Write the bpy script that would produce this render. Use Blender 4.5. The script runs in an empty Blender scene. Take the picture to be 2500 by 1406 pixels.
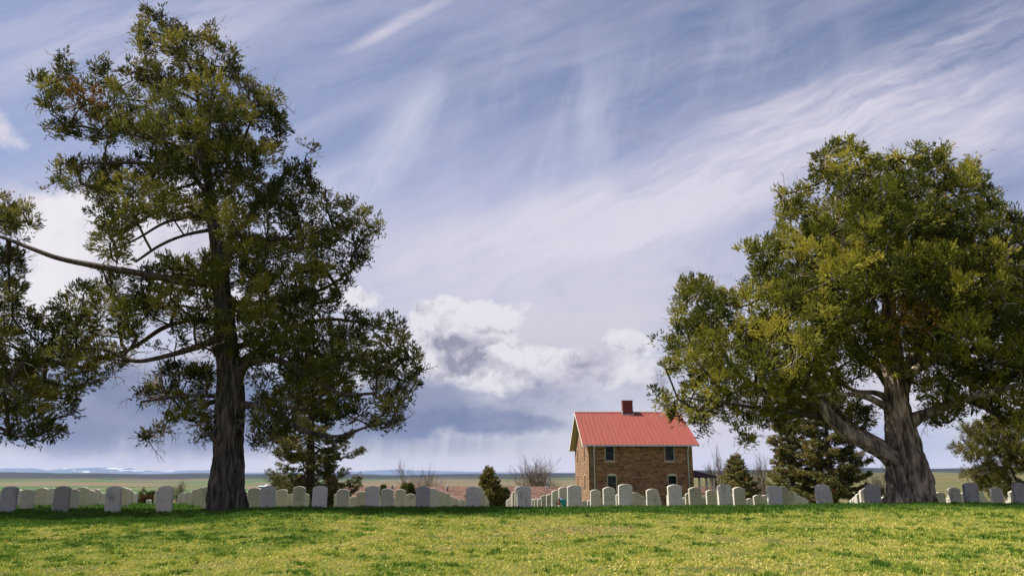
import bpy, math, random
import numpy as np
from mathutils import Vector, Matrix, noise as mnoise

# ------------------------------------------------------------------ camera
FPX = 1905.0                       # focal length in pixels of the 2500 px wide photograph
TH = math.atan(462.0 / FPX)        # upward pitch
CT, ST = math.cos(TH), math.sin(TH)
scene = bpy.context.scene
cam_d = bpy.data.cameras.new('camera')
cam_d.sensor_width = 36.0
cam_d.lens = FPX / 2500.0 * 36.0
cam_d.clip_start = 0.1
cam_d.clip_end = 60000.0
cam = bpy.data.objects.new('camera', cam_d)
scene.collection.objects.link(cam)
cam.location = (0, 0, 0)
cam.rotation_euler = (math.radians(90) + TH, 0, 0)
scene.camera = cam

def ray(px, py):
    u, v = px - 1250.0, 703.0 - py
    return np.array([u, FPX * CT - v * ST, FPX * ST + v * CT])

def at(px, py, Y):
    d = ray(px, py)
    return d * (Y / d[1])

# ------------------------------------------------------------------ node helpers
def nd(t, kind, props=None, ins=None):
    n = t.nodes.new(kind)
    for k, v in (props or {}).items():
        setattr(n, k, v)
    for k, v in (ins or {}).items():
        s = n.inputs[k]
        if isinstance(v, bpy.types.NodeSocket):
            t.links.new(v, s)
        elif v is not None:
            s.default_value = v
    return n

class Ex:
    """small arithmetic front-end for math nodes"""
    def __init__(self, t): self.t = t
    def m(self, op, a, b=None, c=None, clamp=False):
        n = nd(self.t, 'ShaderNodeMath', {'operation': op, 'use_clamp': clamp}, {0: a, 1: b, 2: c})
        return n.outputs[0]
    def add(self, a, b): return self.m('ADD', a, b)
    def sub(self, a, b): return self.m('SUBTRACT', a, b)
    def mul(self, a, b): return self.m('MULTIPLY', a, b)
    def mx(self, a, b): return self.m('MAXIMUM', a, b)
    def ss(self, v, lo, hi, a=0.0, b=1.0):
        n = nd(self.t, 'ShaderNodeMapRange', {'interpolation_type': 'SMOOTHSTEP'}, {0: v, 1: lo, 2: hi, 3: a, 4: b})
        return n.outputs[0]
    def lin(self, v, lo, hi, a=0.0, b=1.0):
        n = nd(self.t, 'ShaderNodeMapRange', {'interpolation_type': 'LINEAR', 'clamp': True}, {0: v, 1: lo, 2: hi, 3: a, 4: b})
        return n.outputs[0]
    def noise(self, vec, scale, detail=4, rough=.55, dist=0.0, out=0):
        n = nd(self.t, 'ShaderNodeTexNoise', {}, {'Vector': vec, 'Scale': scale, 'Detail': detail, 'Roughness': rough, 'Distortion': dist})
        return n.outputs[out]
    def mix(self, f, a, b, blend='MIX'):
        n = nd(self.t, 'ShaderNodeMix', {'data_type': 'RGBA', 'blend_type': blend})
        for i, v in ((0, f), (6, a), (7, b)):
            s = n.inputs[i]
            if isinstance(v, bpy.types.NodeSocket): self.t.links.new(v, s)
            else: s.default_value = v if i == 0 else (tuple(v) + (1,) if len(v) == 3 else v)
        return n.outputs[2]
    def mapp(self, vec, loc=(0, 0, 0), rot=(0, 0, 0), scale=(1, 1, 1), kind='POINT'):
        n = nd(self.t, 'ShaderNodeMapping', {'vector_type': kind}, {0: vec, 1: loc, 2: rot, 3: scale})
        return n.outputs[0]
    def vec(self, x, y, z=0.0):
        return nd(self.t, 'ShaderNodeCombineXYZ', {}, {0: x, 1: y, 2: z}).outputs[0]
    def vm(self, op, a, b=None, out=0):
        n = nd(self.t, 'ShaderNodeVectorMath', {'operation': op}, {0: a, 1: b} if b is not None else {0: a})
        return n.outputs[out]

def srgb(r, g, b):
    f = lambda c: (c / 255 / 12.92) if c / 255 <= .04045 else ((c / 255 + .055) / 1.055) ** 2.4
    return (f(r), f(g), f(b))

# ------------------------------------------------------------------ sun, sky, exposure
SUN = Vector((-0.545, 0.155, 0.825)).normalized()
SUN_EL = math.asin(SUN.z)
SUN_AZ = math.atan2(SUN.x, SUN.y)
sd = bpy.data.lights.new('sun', 'SUN')
sd.energy = 5.0
sd.angle = math.radians(0.5)
sd.color = (1.0, 0.94, 0.84)
sun = bpy.data.objects.new('sun', sd)
scene.collection.objects.link(sun)
sun.rotation_euler = SUN.to_track_quat('Z', 'Y').to_euler()
scene.view_settings.view_transform = 'Standard'
scene.view_settings.look = 'None'
EXPO = 0.9
scene.view_settings.exposure = EXPO
scene.view_settings.gamma = 1.0
scene.view_settings.use_curve_mapping = False
scene.render.film_transparent = False
try:
    scene.cycles.use_denoising = True
    scene.cycles.max_bounces = 6
    scene.cycles.diffuse_bounces = 3
    scene.cycles.volume_bounces = 1
    scene.cycles.transparent_max_bounces = 8
except Exception:
    pass

def build_world():
    w = bpy.data.worlds.new('World')
    scene.world = w
    w.use_nodes = True
    t = w.node_tree
    t.nodes.clear()
    e = Ex(t)
    out = t.nodes.new('ShaderNodeOutputWorld')
    bg = t.nodes.new('ShaderNodeBackground')
    STR = 0.056
    bg.inputs[1].default_value = STR
    t.links.new(bg.outputs[0], out.inputs[0])
    sky = t.nodes.new('ShaderNodeTexSky')
    sky.sky_type = 'NISHITA'
    sky.sun_disc = False
    sky.sun_elevation = SUN_EL
    sky.sun_rotation = SUN_AZ
    sky.altitude = 900
    sky.air_density = 1.0
    sky.dust_density = 0.6
    sky.ozone_density = 2.0
    tc = t.nodes.new('ShaderNodeTexCoord')
    D = tc.outputs['Generated']
    sp = nd(t, 'ShaderNodeSeparateXYZ', {}, {0: D})
    x, y, z = sp.outputs
    ay = e.mx(e.m('ABSOLUTE', y), 0.12)
    a = e.m('DIVIDE', x, ay)
    b = e.m('DIVIDE', z, ay)
    P = e.vec(a, b)
    def uv(px, py):
        d = ray(px, py)
        return (d[0] / d[1], d[2] / d[1])
    K = 1 / 1900.0
    # warped coordinates for cloud edges
    w1 = e.noise(P, 7.0, 5, .6, out=1)
    w1 = e.vm('SUBTRACT', w1, (0.5, 0.5, 0.5))
    Pw = e.vm('ADD', P, e.vm('MULTIPLY', w1, (0.11, 0.09, 0)))
    w2 = e.noise(P, 2.2, 3, .55, out=1)
    w2 = e.vm('SUBTRACT', w2, (0.5, 0.5, 0.5))
    Ps = e.vm('ADD', P, e.vm('MULTIPLY', w2, (0.34, 0.26, 0)))
    def blob(src, px, py, rx, ry, rot=0.0, lo=0.0, hi=1.0):
        c = uv(px, py)
        m = e.mapp(src, (c[0], c[1], 0), (0, 0, math.radians(rot)), (rx * K, ry * K, 1), 'TEXTURE')
        l = e.vm('LENGTH', m, out=1)
        return e.ss(l, lo, hi, 1.0, 0.0)
    def total(lst):
        r = lst[0]
        for q in lst[1:]: r = e.add(r, q)
        return r
    def c10(c): return tuple(q / STR for q in c)
    def omap(src, ang, sx, sy, off=(0, 0)):
        """align the x axis with the streak direction, then stretch along it"""
        return e.mapp(src, (off[0], off[1], 0), (0, 0, math.radians(ang)), (1 / sx, 1 / sy, 1), 'TEXTURE')
    # clear sky: physical sky shifted a little to the photograph's violet blue
    col = e.mix(1.0, sky.outputs[0], (1.03, 0.96, 1.02), 'MULTIPLY')
    # high veil, thicker towards the horizon, combed up to the right
    vn = e.noise(omap(Ps, 24, 1.3, 4.5), 1.0, 5, .55)
    veil = e.mul(e.ss(b, 0.66, 0.12, 0.20, 0.98), e.ss(vn, 0.32, 0.66, 0.35, 1.3))
    veil = e.m('MULTIPLY', veil, 1.0, clamp=True)
    veil_col = e.mix(e.ss(b, 0.5, 0.08), srgb3(174, 182, 217, STR), srgb3(216, 212, 224, STR))
    col = e.mix(veil, col, veil_col)
    # fan of cirrus streaks rising to the right
    P2 = e.vm('ADD', P, e.vm('MULTIPLY', w2, (0.10, 0.08, 0)))
    P3 = e.vm('ADD', P2, e.vm('MULTIPLY', w1, (0.025, 0.02, 0)))
    P4 = e.vm('ADD', P2, e.vm('MULTIPLY', w1, (0.055, 0.05, 0)))
    st1 = e.noise(omap(P4, 25, 1.1, 5.0), 1.0, 6, .6)
    st2 = e.noise(omap(P4, 21, 1.8, 11.0, (.3, .2)), 1.0, 6, .6)
    stx = e.add(e.mul(st1, 0.62), e.mul(st2, 0.38))
    area = total([
        e.mul(blob(P2, 1930, 350, 1000, 200, 24), .80),
        e.mul(blob(P2, 2330, 110, 620, 130, 27), .5),
        e.mul(blob(P2, 1250, 620, 800, 240, 14), .50),
        e.mul(blob(P2, 975, 55, 260, 32, 30), .50),
        e.mul(blob(P2, 2300, 360, 620, 190, 22), .5),
        e.mul(blob(P2, 1500, 560, 420, 60, 28), .35),
        e.mul(blob(P2, 330, 120, 560, 220, 20), .40), 0.26])
    st3 = e.noise(omap(P4, 27, 3.0, 24.0, (.8, .1)), 1.0, 5, .65)
    stx2 = e.add(e.mul(stx, .8), e.mul(st3, .2))
    stm = e.m('MULTIPLY', e.mul(e.ss(stx2, 0.37, 0.66), area), 1.6, clamp=True)
    stm = e.m('ADD', stm, e.mul(area, 0.06), clamp=True)
    col = e.mix(e.m('MINIMUM', stm, 0.9), col, srgb3(222, 217, 231, STR))
    # steep wisps left of the middle
    wn = e.noise(omap(P3, 62, 1.3, 7.0, (.7, .2)), 1.0, 6, .6)
    wn2 = e.noise(omap(P3, 80, 1.5, 9.0, (.1, .6)), 1.0, 5, .58)
    wm = total([e.mul(blob(P2, 985, 350, 300, 120, 58), 1.0), e.mul(blob(P2, 800, 520, 260, 170, 30), .6)])
    wm = e.add(e.mul(e.ss(wn, 0.38, 0.62), wm), e.mul(e.ss(wn2, 0.42, 0.64), total([e.mul(blob(P2, 1380, 300, 520, 360, 0), .60), e.mul(blob(P2, 1850, 120, 420, 240, 0), .4), e.mul(blob(P2, 1200, 620, 700, 250, 0), .45)])))
    col = e.mix(e.m('MULTIPLY', wm, 0.85, clamp=True), col, srgb3(212, 215, 231, STR))
    # broad pale sheet low in the middle
    low = e.mul(blob(Ps, 1450, 880, 950, 330, 0, 0.2, 1.0), e.ss(stx2, .40, .60, .25, .90))
    col = e.mix(low, col, srgb3(212, 210, 219, STR))
    w4 = e.vm('SUBTRACT', e.noise(P, 16.0, 6, .62, out=1), (0.5, 0.5, 0.5))
    Pc = e.vm('ADD', e.vm('ADD', P, e.vm('MULTIPLY', w1, (0.035, 0.03, 0))), e.vm('MULTIPLY', w4, (0.075, 0.065, 0)))
    # bright white clouds far left, behind the big tree
    ln = e.noise(Pc, 5.5, 7, .62, 0.2)
    lf = total([blob(Pw, 0, 300, 190, 100, -38), blob(Pw, 60, 520, 420, 170, -10), e.mul(blob(Pw, 330, 560, 420, 230, 0), .85),
                e.mul(blob(Pw, 560, 480, 260, 120, 0), .5), e.mul(blob(Pw, 180, 730, 560, 170, 0), .9), e.mul(blob(Pw, 600, 760, 300, 110, 0), .6)])
    lm = e.mul(e.ss(e.add(e.mul(lf, 0.75), e.mul(e.sub(ln, 0.5), 2.0)), 0.15, 0.70), e.ss(lf, 0.0, 0.25))
    lcol = e.mix(e.ss(e.noise(Pw, 6.0, 5, .6), 0.42, 0.66), srgb3(238, 234, 240, STR), srgb3(206, 204, 220, STR))
    col = e.mix(lm, col, lcol)
    # cumulus over the house
    cn = e.noise(Pc, 13.0, 7, .6)
    puffs = [(1060, 770, 90, 45, 1), (1150, 752, 100, 36, 1), (1225, 775, 70, 30, .95), (1035, 840, 80, 55, .95), (1140, 875, 95, 55, 1.05), (1200, 850, 60, 45, .9), (1275, 862, 80, 45, .9),
             (1340, 900, 85, 44, .85), (1250, 925, 120, 34, .8), (1420, 870, 50, 30, .75), (1455, 900, 85, 40, .85), (1520, 825, 42, 36, 1.0), (1552, 858, 52, 34, .95), (1000, 890, 110, 60, .8),
             (860, 735, 70, 42, 1.1), (1620, 935, 100, 34, .55), (1100, 920, 200, 50, .6)]
    cb = total([e.mul(blob(Pc, p[0], p[1], p[2] * 1.7, p[3] * 1.75), p[4] * .9) for p in puffs])
    cm = e.mul(e.ss(e.add(cb, e.mul(e.sub(cn, 0.5), 2.4)), 0.32, 0.68), e.ss(cb, 0.0, 0.25))
    shades = [(1150, 890, 85, 30, 1.0), (1185, 862, 46, 28, .8), (1110, 835, 62, 26, .85), (1075, 800, 40, 22, .6), (1232, 792, 64, 13, .85), (1335, 932, 58, 18, 1.0), (1250, 905, 70, 18, .7), 
              (1462, 918, 62, 17, .85), (1558, 870, 40, 20, 1.0), (1600, 948, 80, 14, .8), (1425, 885, 30, 12, .5), (1010, 925, 120, 22, .7)]
    shb = total([e.mul(blob(Pc, p[0], p[1], p[2] * 1.35, p[3] * 1.5), p[4] * 1.1) for p in shades])
    cn2 = e.noise(e.vm('ADD', Pc, (-0.008, 0.022, 0)), 13.0, 5, .55)
    shv = e.noise(e.vm('ADD', Pc, (.3, .1, 0)), 22.0, 6, .62)
    sh = e.m('ADD', e.mul(shb, e.ss(shv, .30, .68, .30, 1.0)), e.add(e.mul(e.sub(cn2, cn), 3.2), e.mul(e.sub(cn2, .50), 1.8)), clamp=True)
    ccol = e.mix(sh, srgb3(233, 230, 236, STR), srgb3(140, 141, 163, STR))
    col = e.mix(e.mul(cm, 0.88), col, ccol)
    mn = e.noise(omap(Pc, 8, 1.0, 2.6, (.9, .3)), 5.5, 7, .62)
    mf = total([e.mul(blob(P2, 1250, 930, 700, 190), .75), e.mul(blob(P2, 1900, 900, 600, 260), .4)])
    col = e.mix(e.m('MULTIPLY', e.mul(e.ss(mn, .40, .66), mf), .75, clamp=True), col, srgb3(172, 170, 190, STR))
    # storm cloud bases
    dn = e.noise(omap(Pc, 0, 1.2, 2.6), 4.6, 7, .62)
    df = total([e.mul(blob(Pw, 1040, 1000, 360, 80), 1.05), e.mul(blob(Pw, 980, 945, 160, 60), .6), e.mul(blob(Pw, 1230, 1030, 360, 55), .9), e.mul(blob(Pw, 1300, 965, 280, 45), .5),
                e.mul(blob(P2, 330, 1000, 640, 190), 1.3), e.mul(blob(P2, 100, 1000, 500, 140), .5), e.mul(blob(P2, 740, 1000, 480, 150), .9), e.mul(blob(Ps, 1990, 1050, 360, 70), .32)])
    dm = e.ss(e.add(e.mul(df, 0.9), e.mul(e.sub(dn, 0.5), 2.2)), 0.12, 0.95)
    dcol = e.mix(e.ss(e.noise(omap(Pc, 0, 1.0, 3.5, (.4, 0)), 5.0, 5, .55), 0.35, 0.68), srgb3(112, 126, 162, STR), srgb3(144, 151, 178, STR))
    col = e.mix(e.mul(dm, 0.92), col, dcol)
    # rain shafts hanging below the storm cloud
    rn = e.noise(omap(P, 84, .9, 24.0), 1.0, 5, .6)
    rf = total([e.mul(blob(P2, 1040, 1080, 380, 85), .95), e.mul(blob(P2, 420, 1070, 560, 80), .9), e.mul(blob(P2, 170, 1085, 150, 55), .4)])
    rm = e.mul(rf, e.ss(rn, 0.30, 0.64, .15, 1.0))
    col = e.mix(e.m('MULTIPLY', rm, 0.9, clamp=True), col, srgb3(136, 144, 172, STR))
    # pale band along the horizon
    hn = e.noise(omap(P2, 2, 2.2, 16.0), 1.0, 5, .6)
    hz = e.mul(e.ss(e.add(b, e.mul(e.sub(hn, 0.5), 0.04)), 0.046, 0.008), e.ss(a, 0.02, 0.30, 0.92, 0.45))
    col = e.mix(hz, col, srgb3(226, 220, 224, STR))
    # bluish gap low on the right
    rb = e.mul(blob(Ps, 2160, 1070, 330, 90, 0), 0.55)
    col = e.mix(rb, col, srgb3(160, 176, 216, STR))
    # sky glow fades under the horizon
    t.links.new(col, bg.inputs[0])
    w.cycles.sampling_method = 'MANUAL'
    w.cycles.sample_map_resolution = 512

def srgb3(r, g, b, s):
    c = srgb(r, g, b)
    k = s * 2 ** EXPO
    return (c[0] / k, c[1] / k, c[2] / k)
build_world()

# ------------------------------------------------------------------ object helpers
def link(o):
    scene.collection.objects.link(o)
    return o

def tag(o, label=None, cat=None, group=None, kind=None):
    if label: o['label'] = label
    if cat: o['category'] = cat
    if group: o['group'] = group
    if kind: o['kind'] = kind
    return o

def thing(name, label, cat, loc=(0, 0, 0), group=None, rotz=0.0):
    o = bpy.data.objects.new(name, None)
    o.empty_display_size = 0.2
    link(o)
    o.location = loc
    o.rotation_euler = (0, 0, rotz)
    return tag(o, label, cat, group)

def mesh_np(name, V, F, mat, parent=None, attrs=None, smooth=False, local=None):
    """V (n,3); F (m,3) or (m,4) int arrays (or list of both kinds); attrs {name: (n,) floats}"""
    V = np.asarray(V, dtype=np.float32)
    Fs = F if isinstance(F, list) else [F]
    Fs = [np.asarray(f, dtype=np.int32) for f in Fs if len(f)]
    me = bpy.data.meshes.new(name)
    me.vertices.add(len(V))
    me.vertices.foreach_set('co', V.ravel())
    nl = sum(f.size for f in Fs)
    me.loops.add(nl)
    me.loops.foreach_set('vertex_index', np.concatenate([f.ravel() for f in Fs]))
    npoly = sum(len(f) for f in Fs)
    me.polygons.add(npoly)
    starts = []
    o = 0
    for f in Fs:
        starts.append(np.arange(len(f)) * f.shape[1] + o)
        o += f.size
    me.polygons.foreach_set('loop_start', np.concatenate(starts).astype(np.int32))
    me.update(calc_edges=True)
    if smooth:
        me.polygons.foreach_set('use_smooth', np.ones(npoly, dtype=bool))
    for k, a in (attrs or {}).items():
        at_ = me.attributes.new(k, 'FLOAT', 'POINT')
        at_.data.foreach_set('value', np.asarray(a, dtype=np.float32))
    me.materials.append(mat)
    ob = bpy.data.objects.new(name, me)
    link(ob)
    if parent: ob.parent = parent
    return ob

class MB:
    """collects simple solids into one mesh, faces in any size, optional uv"""
    def __init__(self): self.v, self.f, self.uv = [], [], []
    def face(self, pts, uvs=None):
        i = len(self.v)
        self.v += [tuple(p) for p in pts]
        self.f.append(list(range(i, i + len(pts))))
        self.uv.append(uvs or [(0, 0)] * len(pts))
    def box(self, x0, x1, y0, y1, z0, z1):
        a = [(x0, y0, z0), (x1, y0, z0), (x1, y1, z0), (x0, y1, z0), (x0, y0, z1), (x1, y0, z1), (x1, y1, z1), (x0, y1, z1)]
        for q in ((0, 3, 2, 1), (4, 5, 6, 7), (0, 1, 5, 4), (1, 2, 6, 5), (2, 3, 7, 6), (3, 0, 4, 7)):
            self.face([a[k] for k in q])
    def prism(self, poly, axis, a, b):
        """poly of 2D points extruded along axis ('x','y','z') from a to b"""
        def mk(p, h):
            return {'x': (h, p[0], p[1]), 'y': (p[0], h, p[1]), 'z': (p[0], p[1], h)}[axis]
        n = len(poly)
        self.face([mk(p, a) for p in poly])
        self.face([mk(p, b) for p in reversed(poly)])
        for i in range(n):
            p, q = poly[i], poly[(i + 1) % n]
            self.face([mk(p, a), mk(p, b), mk(q, b), mk(q, a)])
    def tube(self, pts, r, n=8):
        pts = [Vector(p) for p in pts]
        rings = []
        for i, p in enumerate(pts):
            d = (pts[min(i + 1, len(pts) - 1)] - pts[max(i - 1, 0)]).normalized()
            u = d.orthogonal().normalized()
            w = d.cross(u)
            rr = r[i] if isinstance(r, (list, tuple)) else r
            rings.append([p + (u * math.cos(2 * math.pi * k / n) + w * math.sin(2 * math.pi * k / n)) * rr for k in range(n)])
        for a, b in zip(rings, rings[1:]):
            for k in range(n):
                self.face([a[k], a[(k + 1) % n], b[(k + 1) % n], b[k]])
        self.face(list(reversed(rings[0])))
        self.face(rings[-1])
    def build(self, name, mat, parent=None, bevel=0.0, smooth=False, weld=True):
        me = bpy.data.meshes.new(name)
        me.from_pydata(self.v, [], self.f)
        uvl = me.uv_layers.new(name='UVMap')
        flat = [c for fu in self.uv for p in fu for c in p]
        uvl.data.foreach_set('uv', flat)
        import bmesh
        bm = bmesh.new(); bm.from_mesh(me)
        if weld: bmesh.ops.remove_doubles(bm, verts=bm.verts, dist=1e-5)
        bmesh.ops.recalc_face_normals(bm, faces=bm.faces)
        if bevel > 0:
            bmesh.ops.bevel(bm, geom=[ed for ed in bm.edges if len(ed.link_faces) == 2 and ed.calc_face_angle(0) > .5], offset=bevel, segments=2, affect='EDGES', profile=.6)
        bm.to_mesh(me); bm.free()
        if smooth:
            for p in me.polygons: p.use_smooth = True
        me.materials.append(mat)
        ob = bpy.data.objects.new(name, me)
        link(ob)
        if parent: ob.parent = parent
        return ob

# ------------------------------------------------------------------ materials
def mat_new(name):
    m = bpy.data.materials.new(name)
    m.use_nodes = True
    t = m.node_tree
    bs = t.nodes['Principled BSDF']
    return m, t, bs, Ex(t)

def mat_plain(name, c, rough=.7, metal=0.0, var=0.15, scale=6.0, bump=0.0):
    m, t, bs, e = mat_new(name)
    tc = t.nodes.new('ShaderNodeTexCoord').outputs['Object']
    n = e.noise(tc, scale, 5, .6)
    f = e.lin(n, .25, .75)
    col = e.mix(f, tuple(q * (1 - var) for q in c), tuple(min(1, q * (1 + var)) for q in c))
    t.links.new(col, bs.inputs['Base Color'])
    bs.inputs['Roughness'].default_value = rough
    bs.inputs['Metallic'].default_value = metal
    if bump:
        b = nd(t, 'ShaderNodeBump', {}, {'Strength': bump, 'Distance': 0.02, 'Height': e.noise(tc, scale * 4, 5, .6)})
        t.links.new(b.outputs[0], bs.inputs['Normal'])
    return m

def mat_foliage(name, dark, mid, light, brown=(.22, .10, .03), trans=.22, rough=.55):
    m, t, bs, e = mat_new(name)
    at_ = nd(t, 'ShaderNodeAttribute', {'attribute_name': 'tint'})
    v = at_.outputs['Fac']
    cr = t.nodes.new('ShaderNodeValToRGB')
    t.links.new(v, cr.inputs[0])
    el = cr.color_ramp.elements
    el[0].position = 0.0; el[0].color = (*dark, 1)
    el[1].position = 1.0; el[1].color = (*brown, 1)
    for p, c in ((.35, mid), (.72, light), (.86, light), (.93, brown)):
        q = el.new(p); q.color = (*c, 1)
    t.links.new(cr.outputs[0], bs.inputs['Base Color'])
    bs.inputs['Roughness'].default_value = rough
    bs.inputs['Specular IOR Level'].default_value = .08
    tr = nd(t, 'ShaderNodeBsdfTranslucent', {}, {0: cr.outputs[0]})
    mx = nd(t, 'ShaderNodeMixShader', {}, {0: trans, 1: bs.outputs[0], 2: tr.outputs[0]})
    t.links.new(mx.outputs[0], t.nodes['Material Output'].inputs[0])
    return m

def mat_bark(name, dark, light, stretch=8.0, scale=3.0, bump=.8):
    m, t, bs, e = mat_new(name)
    g = t.nodes.new('ShaderNodeTexCoord').outputs['Object']
    v = e.mapp(g, (0, 0, 0), (0.12, 0, 0), (stretch, stretch, 1.0))
    n1 = e.noise(v, scale, 8, .65, .4)
    n2 = e.noise(g, scale * 1.2, 4, .6)
    f = e.ss(n1, .36, .66)
    f2 = e.mul(f, e.lin(n2, .3, .7, .6, 1.1))
    col = e.mix(f2, dark, light)
    t.links.new(col, bs.inputs['Base Color'])
    bs.inputs['Roughness'].default_value = .9
    b = nd(t, 'ShaderNodeBump', {}, {'Strength': bump, 'Distance': 0.03, 'Height': n1})
    t.links.new(b.outputs[0], bs.inputs['Normal'])
    return m

M = {}
M['juniper'] = mat_foliage('juniper_foliage', (.038, .050, .012), (.125, .132, .026), (.370, .325, .070), trans=.25)
M['juniper_right'] = mat_foliage('juniper_foliage_olive', (.046, .060, .012), (.195, .205, .030), (.500, .450, .075), trans=.27)
M['spruce'] = mat_foliage('spruce_foliage', (.038, .044, .016), (.140, .130, .042), (.320, .265, .09), brown=(.36, .15, .05))
M['pine'] = mat_foliage('pine_foliage', (.035, .040, .012), (.105, .098, .022), (.200, .165, .040))
M['brown_bush'] = mat_foliage('rusty_foliage', (.045, .030, .012), (.11, .06, .022), (.16, .085, .03))
M['bark'] = mat_bark('cedar_bark', (.012, .009, .007), (.170, .128, .102), 6, 2.2, 1.0)
M['bark_right'] = mat_bark('weathered_bark', (.060, .042, .031), (.560, .430, .320), 4.0, 1.8, .9)
M['limb'] = mat_bark('limb_bark', (.030, .020, .015), (.130, .088, .068), 4, 4, .5)
M['twig'] = mat_plain('dead_twig', (.42, .34, .29), .85, var=.3)
M['bare'] = mat_plain('bare_twigs', (.17, .135, .10), .9, var=.2)

_PERM = np.random.RandomState(5).permutation(256); _PERM = np.concatenate([_PERM, _PERM])
_GR = np.random.RandomState(6).normal(size=(256, 3)); _GR /= np.linalg.norm(_GR, axis=1, keepdims=True)
def pnoise(x, y, z=0.0):
    """gradient noise on arrays, about -0.8..0.8"""
    x, y, z = np.broadcast_arrays(np.asarray(x, float), np.asarray(y, float), np.asarray(z, float))
    xi, yi, zi = np.floor(x).astype(int), np.floor(y).astype(int), np.floor(z).astype(int)
    xf, yf, zf = x - xi, y - yi, z - zi
    u, v, w = [q * q * q * (q * (q * 6 - 15) + 10) for q in (xf, yf, zf)]
    def gr(i, j, k):
        h = _PERM[_PERM[_PERM[(xi + i) & 255] + ((yi + j) & 255)] + ((zi + k) & 255)]
        g = _GR[h]
        return g[..., 0] * (xf - i) + g[..., 1] * (yf - j) + g[..., 2] * (zf - k)
    l = lambda a, b, t_: a + (b - a) * t_
    return 1.5 * l(l(l(gr(0, 0, 0), gr(1, 0, 0), u), l(gr(0, 1, 0), gr(1, 1, 0), u), v), l(l(gr(0, 0, 1), gr(1, 0, 1), u), l(gr(0, 1, 1), gr(1, 1, 1), u), v), w)

# ------------------------------------------------------------------ terrain
RY = [0, 6, 10, 14, 16.5, 19, 21.8, 24.6, 30, 36, 45, 63, 72, 82, 95, 130, 200, 400, 800]
RL = [-1.05, -.97, -.91, -.86, -.82, -.775, -.82, -.87, -1.02, -1.2, -1.46, -2.0, -2.35, -2.8, -4.2, -7.5, -14, -24, -30]
RC = [-1.02, -.93, -.84, -.72, -.635, -.72, -.84, -.95, -1.2, -1.48, -1.8, -2.3, -2.42, -2.8, -4.2, -7.5, -14, -24, -30]
RR = [-.95, -.86, -.76, -.63, -.545, -.70, -.83, -.95, -1.2, -1.48, -1.8, -2.3, -2.42, -2.8, -4.2, -7.5, -14, -24, -30]
RYa = np.array(RY, float)

def sstep(x, a, b):
    t_ = np.clip((x - a) / (b - a), 0, 1)
    return t_ * t_ * (3 - 2 * t_)

def pchip(x, xs, ys):
    ys = np.array(ys, float)
    h = np.diff(xs); d = np.diff(ys) / h
    m = np.zeros(len(xs)); m[0], m[-1] = d[0], d[-1]
    for i in range(1, len(xs) - 1):
        if d[i - 1] * d[i] > 0: m[i] = 2 * d[i - 1] * d[i] / (d[i - 1] + d[i])
    i = np.clip(np.searchsorted(xs, x) - 1, 0, len(xs) - 2)
    t_ = (np.clip(x, xs[0], xs[-1]) - xs[i]) / h[i]
    return ((1 + 2 * t_) * (1 - t_) ** 2) * ys[i] + t_ * (1 - t_) ** 2 * h[i] * m[i] + t_ * t_ * (3 - 2 * t_) * ys[i + 1] + t_ * t_ * (t_ - 1) * h[i] * m[i + 1]

def wav(x, y, s, seed):
    """cheap smooth pseudo noise -1..1"""
    r = np.random.RandomState(seed)
    o = 0
    for k in range(5):
        an = r.rand() * 6.28; f = (0.7 + r.rand() * 1.1) / s; ph = r.rand() * 6.28
        o = o + np.sin((x * np.cos(an) + y * np.sin(an)) * f * 6.28 + ph)
    return o / 3.2

def G(x, y):
    x = np.asarray(x, float); y = np.asarray(y, float)
    ya = np.clip(y, 0, 800)
    l, c, r = pchip(ya, RYa, RL), pchip(ya, RYa, RC), pchip(ya, RYa, RR)
    q = x / np.maximum(ya, 8) * 1960 + 1250
    wc = sstep(q, 420, 700); wr = sstep(q, 1250, 2300)
    z = l * (1 - wc) + (c * (1 - wr) + r * wr) * wc
    z = z + wav(x, y, 3.1, 4) * .010 * sstep(y, 60, 20)
    d = np.hypot(x, y)
    az = x / np.maximum(y, 1)
    far = sstep(d, 500, 1500)
    z = z + far * (wav(x, y, 2300, 7) * 5.0 + wav(x, y, 800, 8) * 1.6 - 3)
    # low ridges across the far side of the valley
    z = z + sstep(d, 5200, 9500) * (62 + wav(x, y, 2600, 11) * 11 + wav(x, y, 5200, 12) * 10) * np.exp(-((d - 9800) / 2600.) ** 2)
    z = z + sstep(d, 4200, 6500) * (8 + wav(x, y, 1500, 17) * 9)
    # nearer grassland rising to the right
    rr = sstep(az, -.06, .42)
    z = z + rr * sstep(d, 900, 3000) * (47 + wav(x, y, 1100, 21) * 5 + wav(x, y, 420, 23) * 2.0)
    return z

def g1(x, y): return float(G(x, y))

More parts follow.
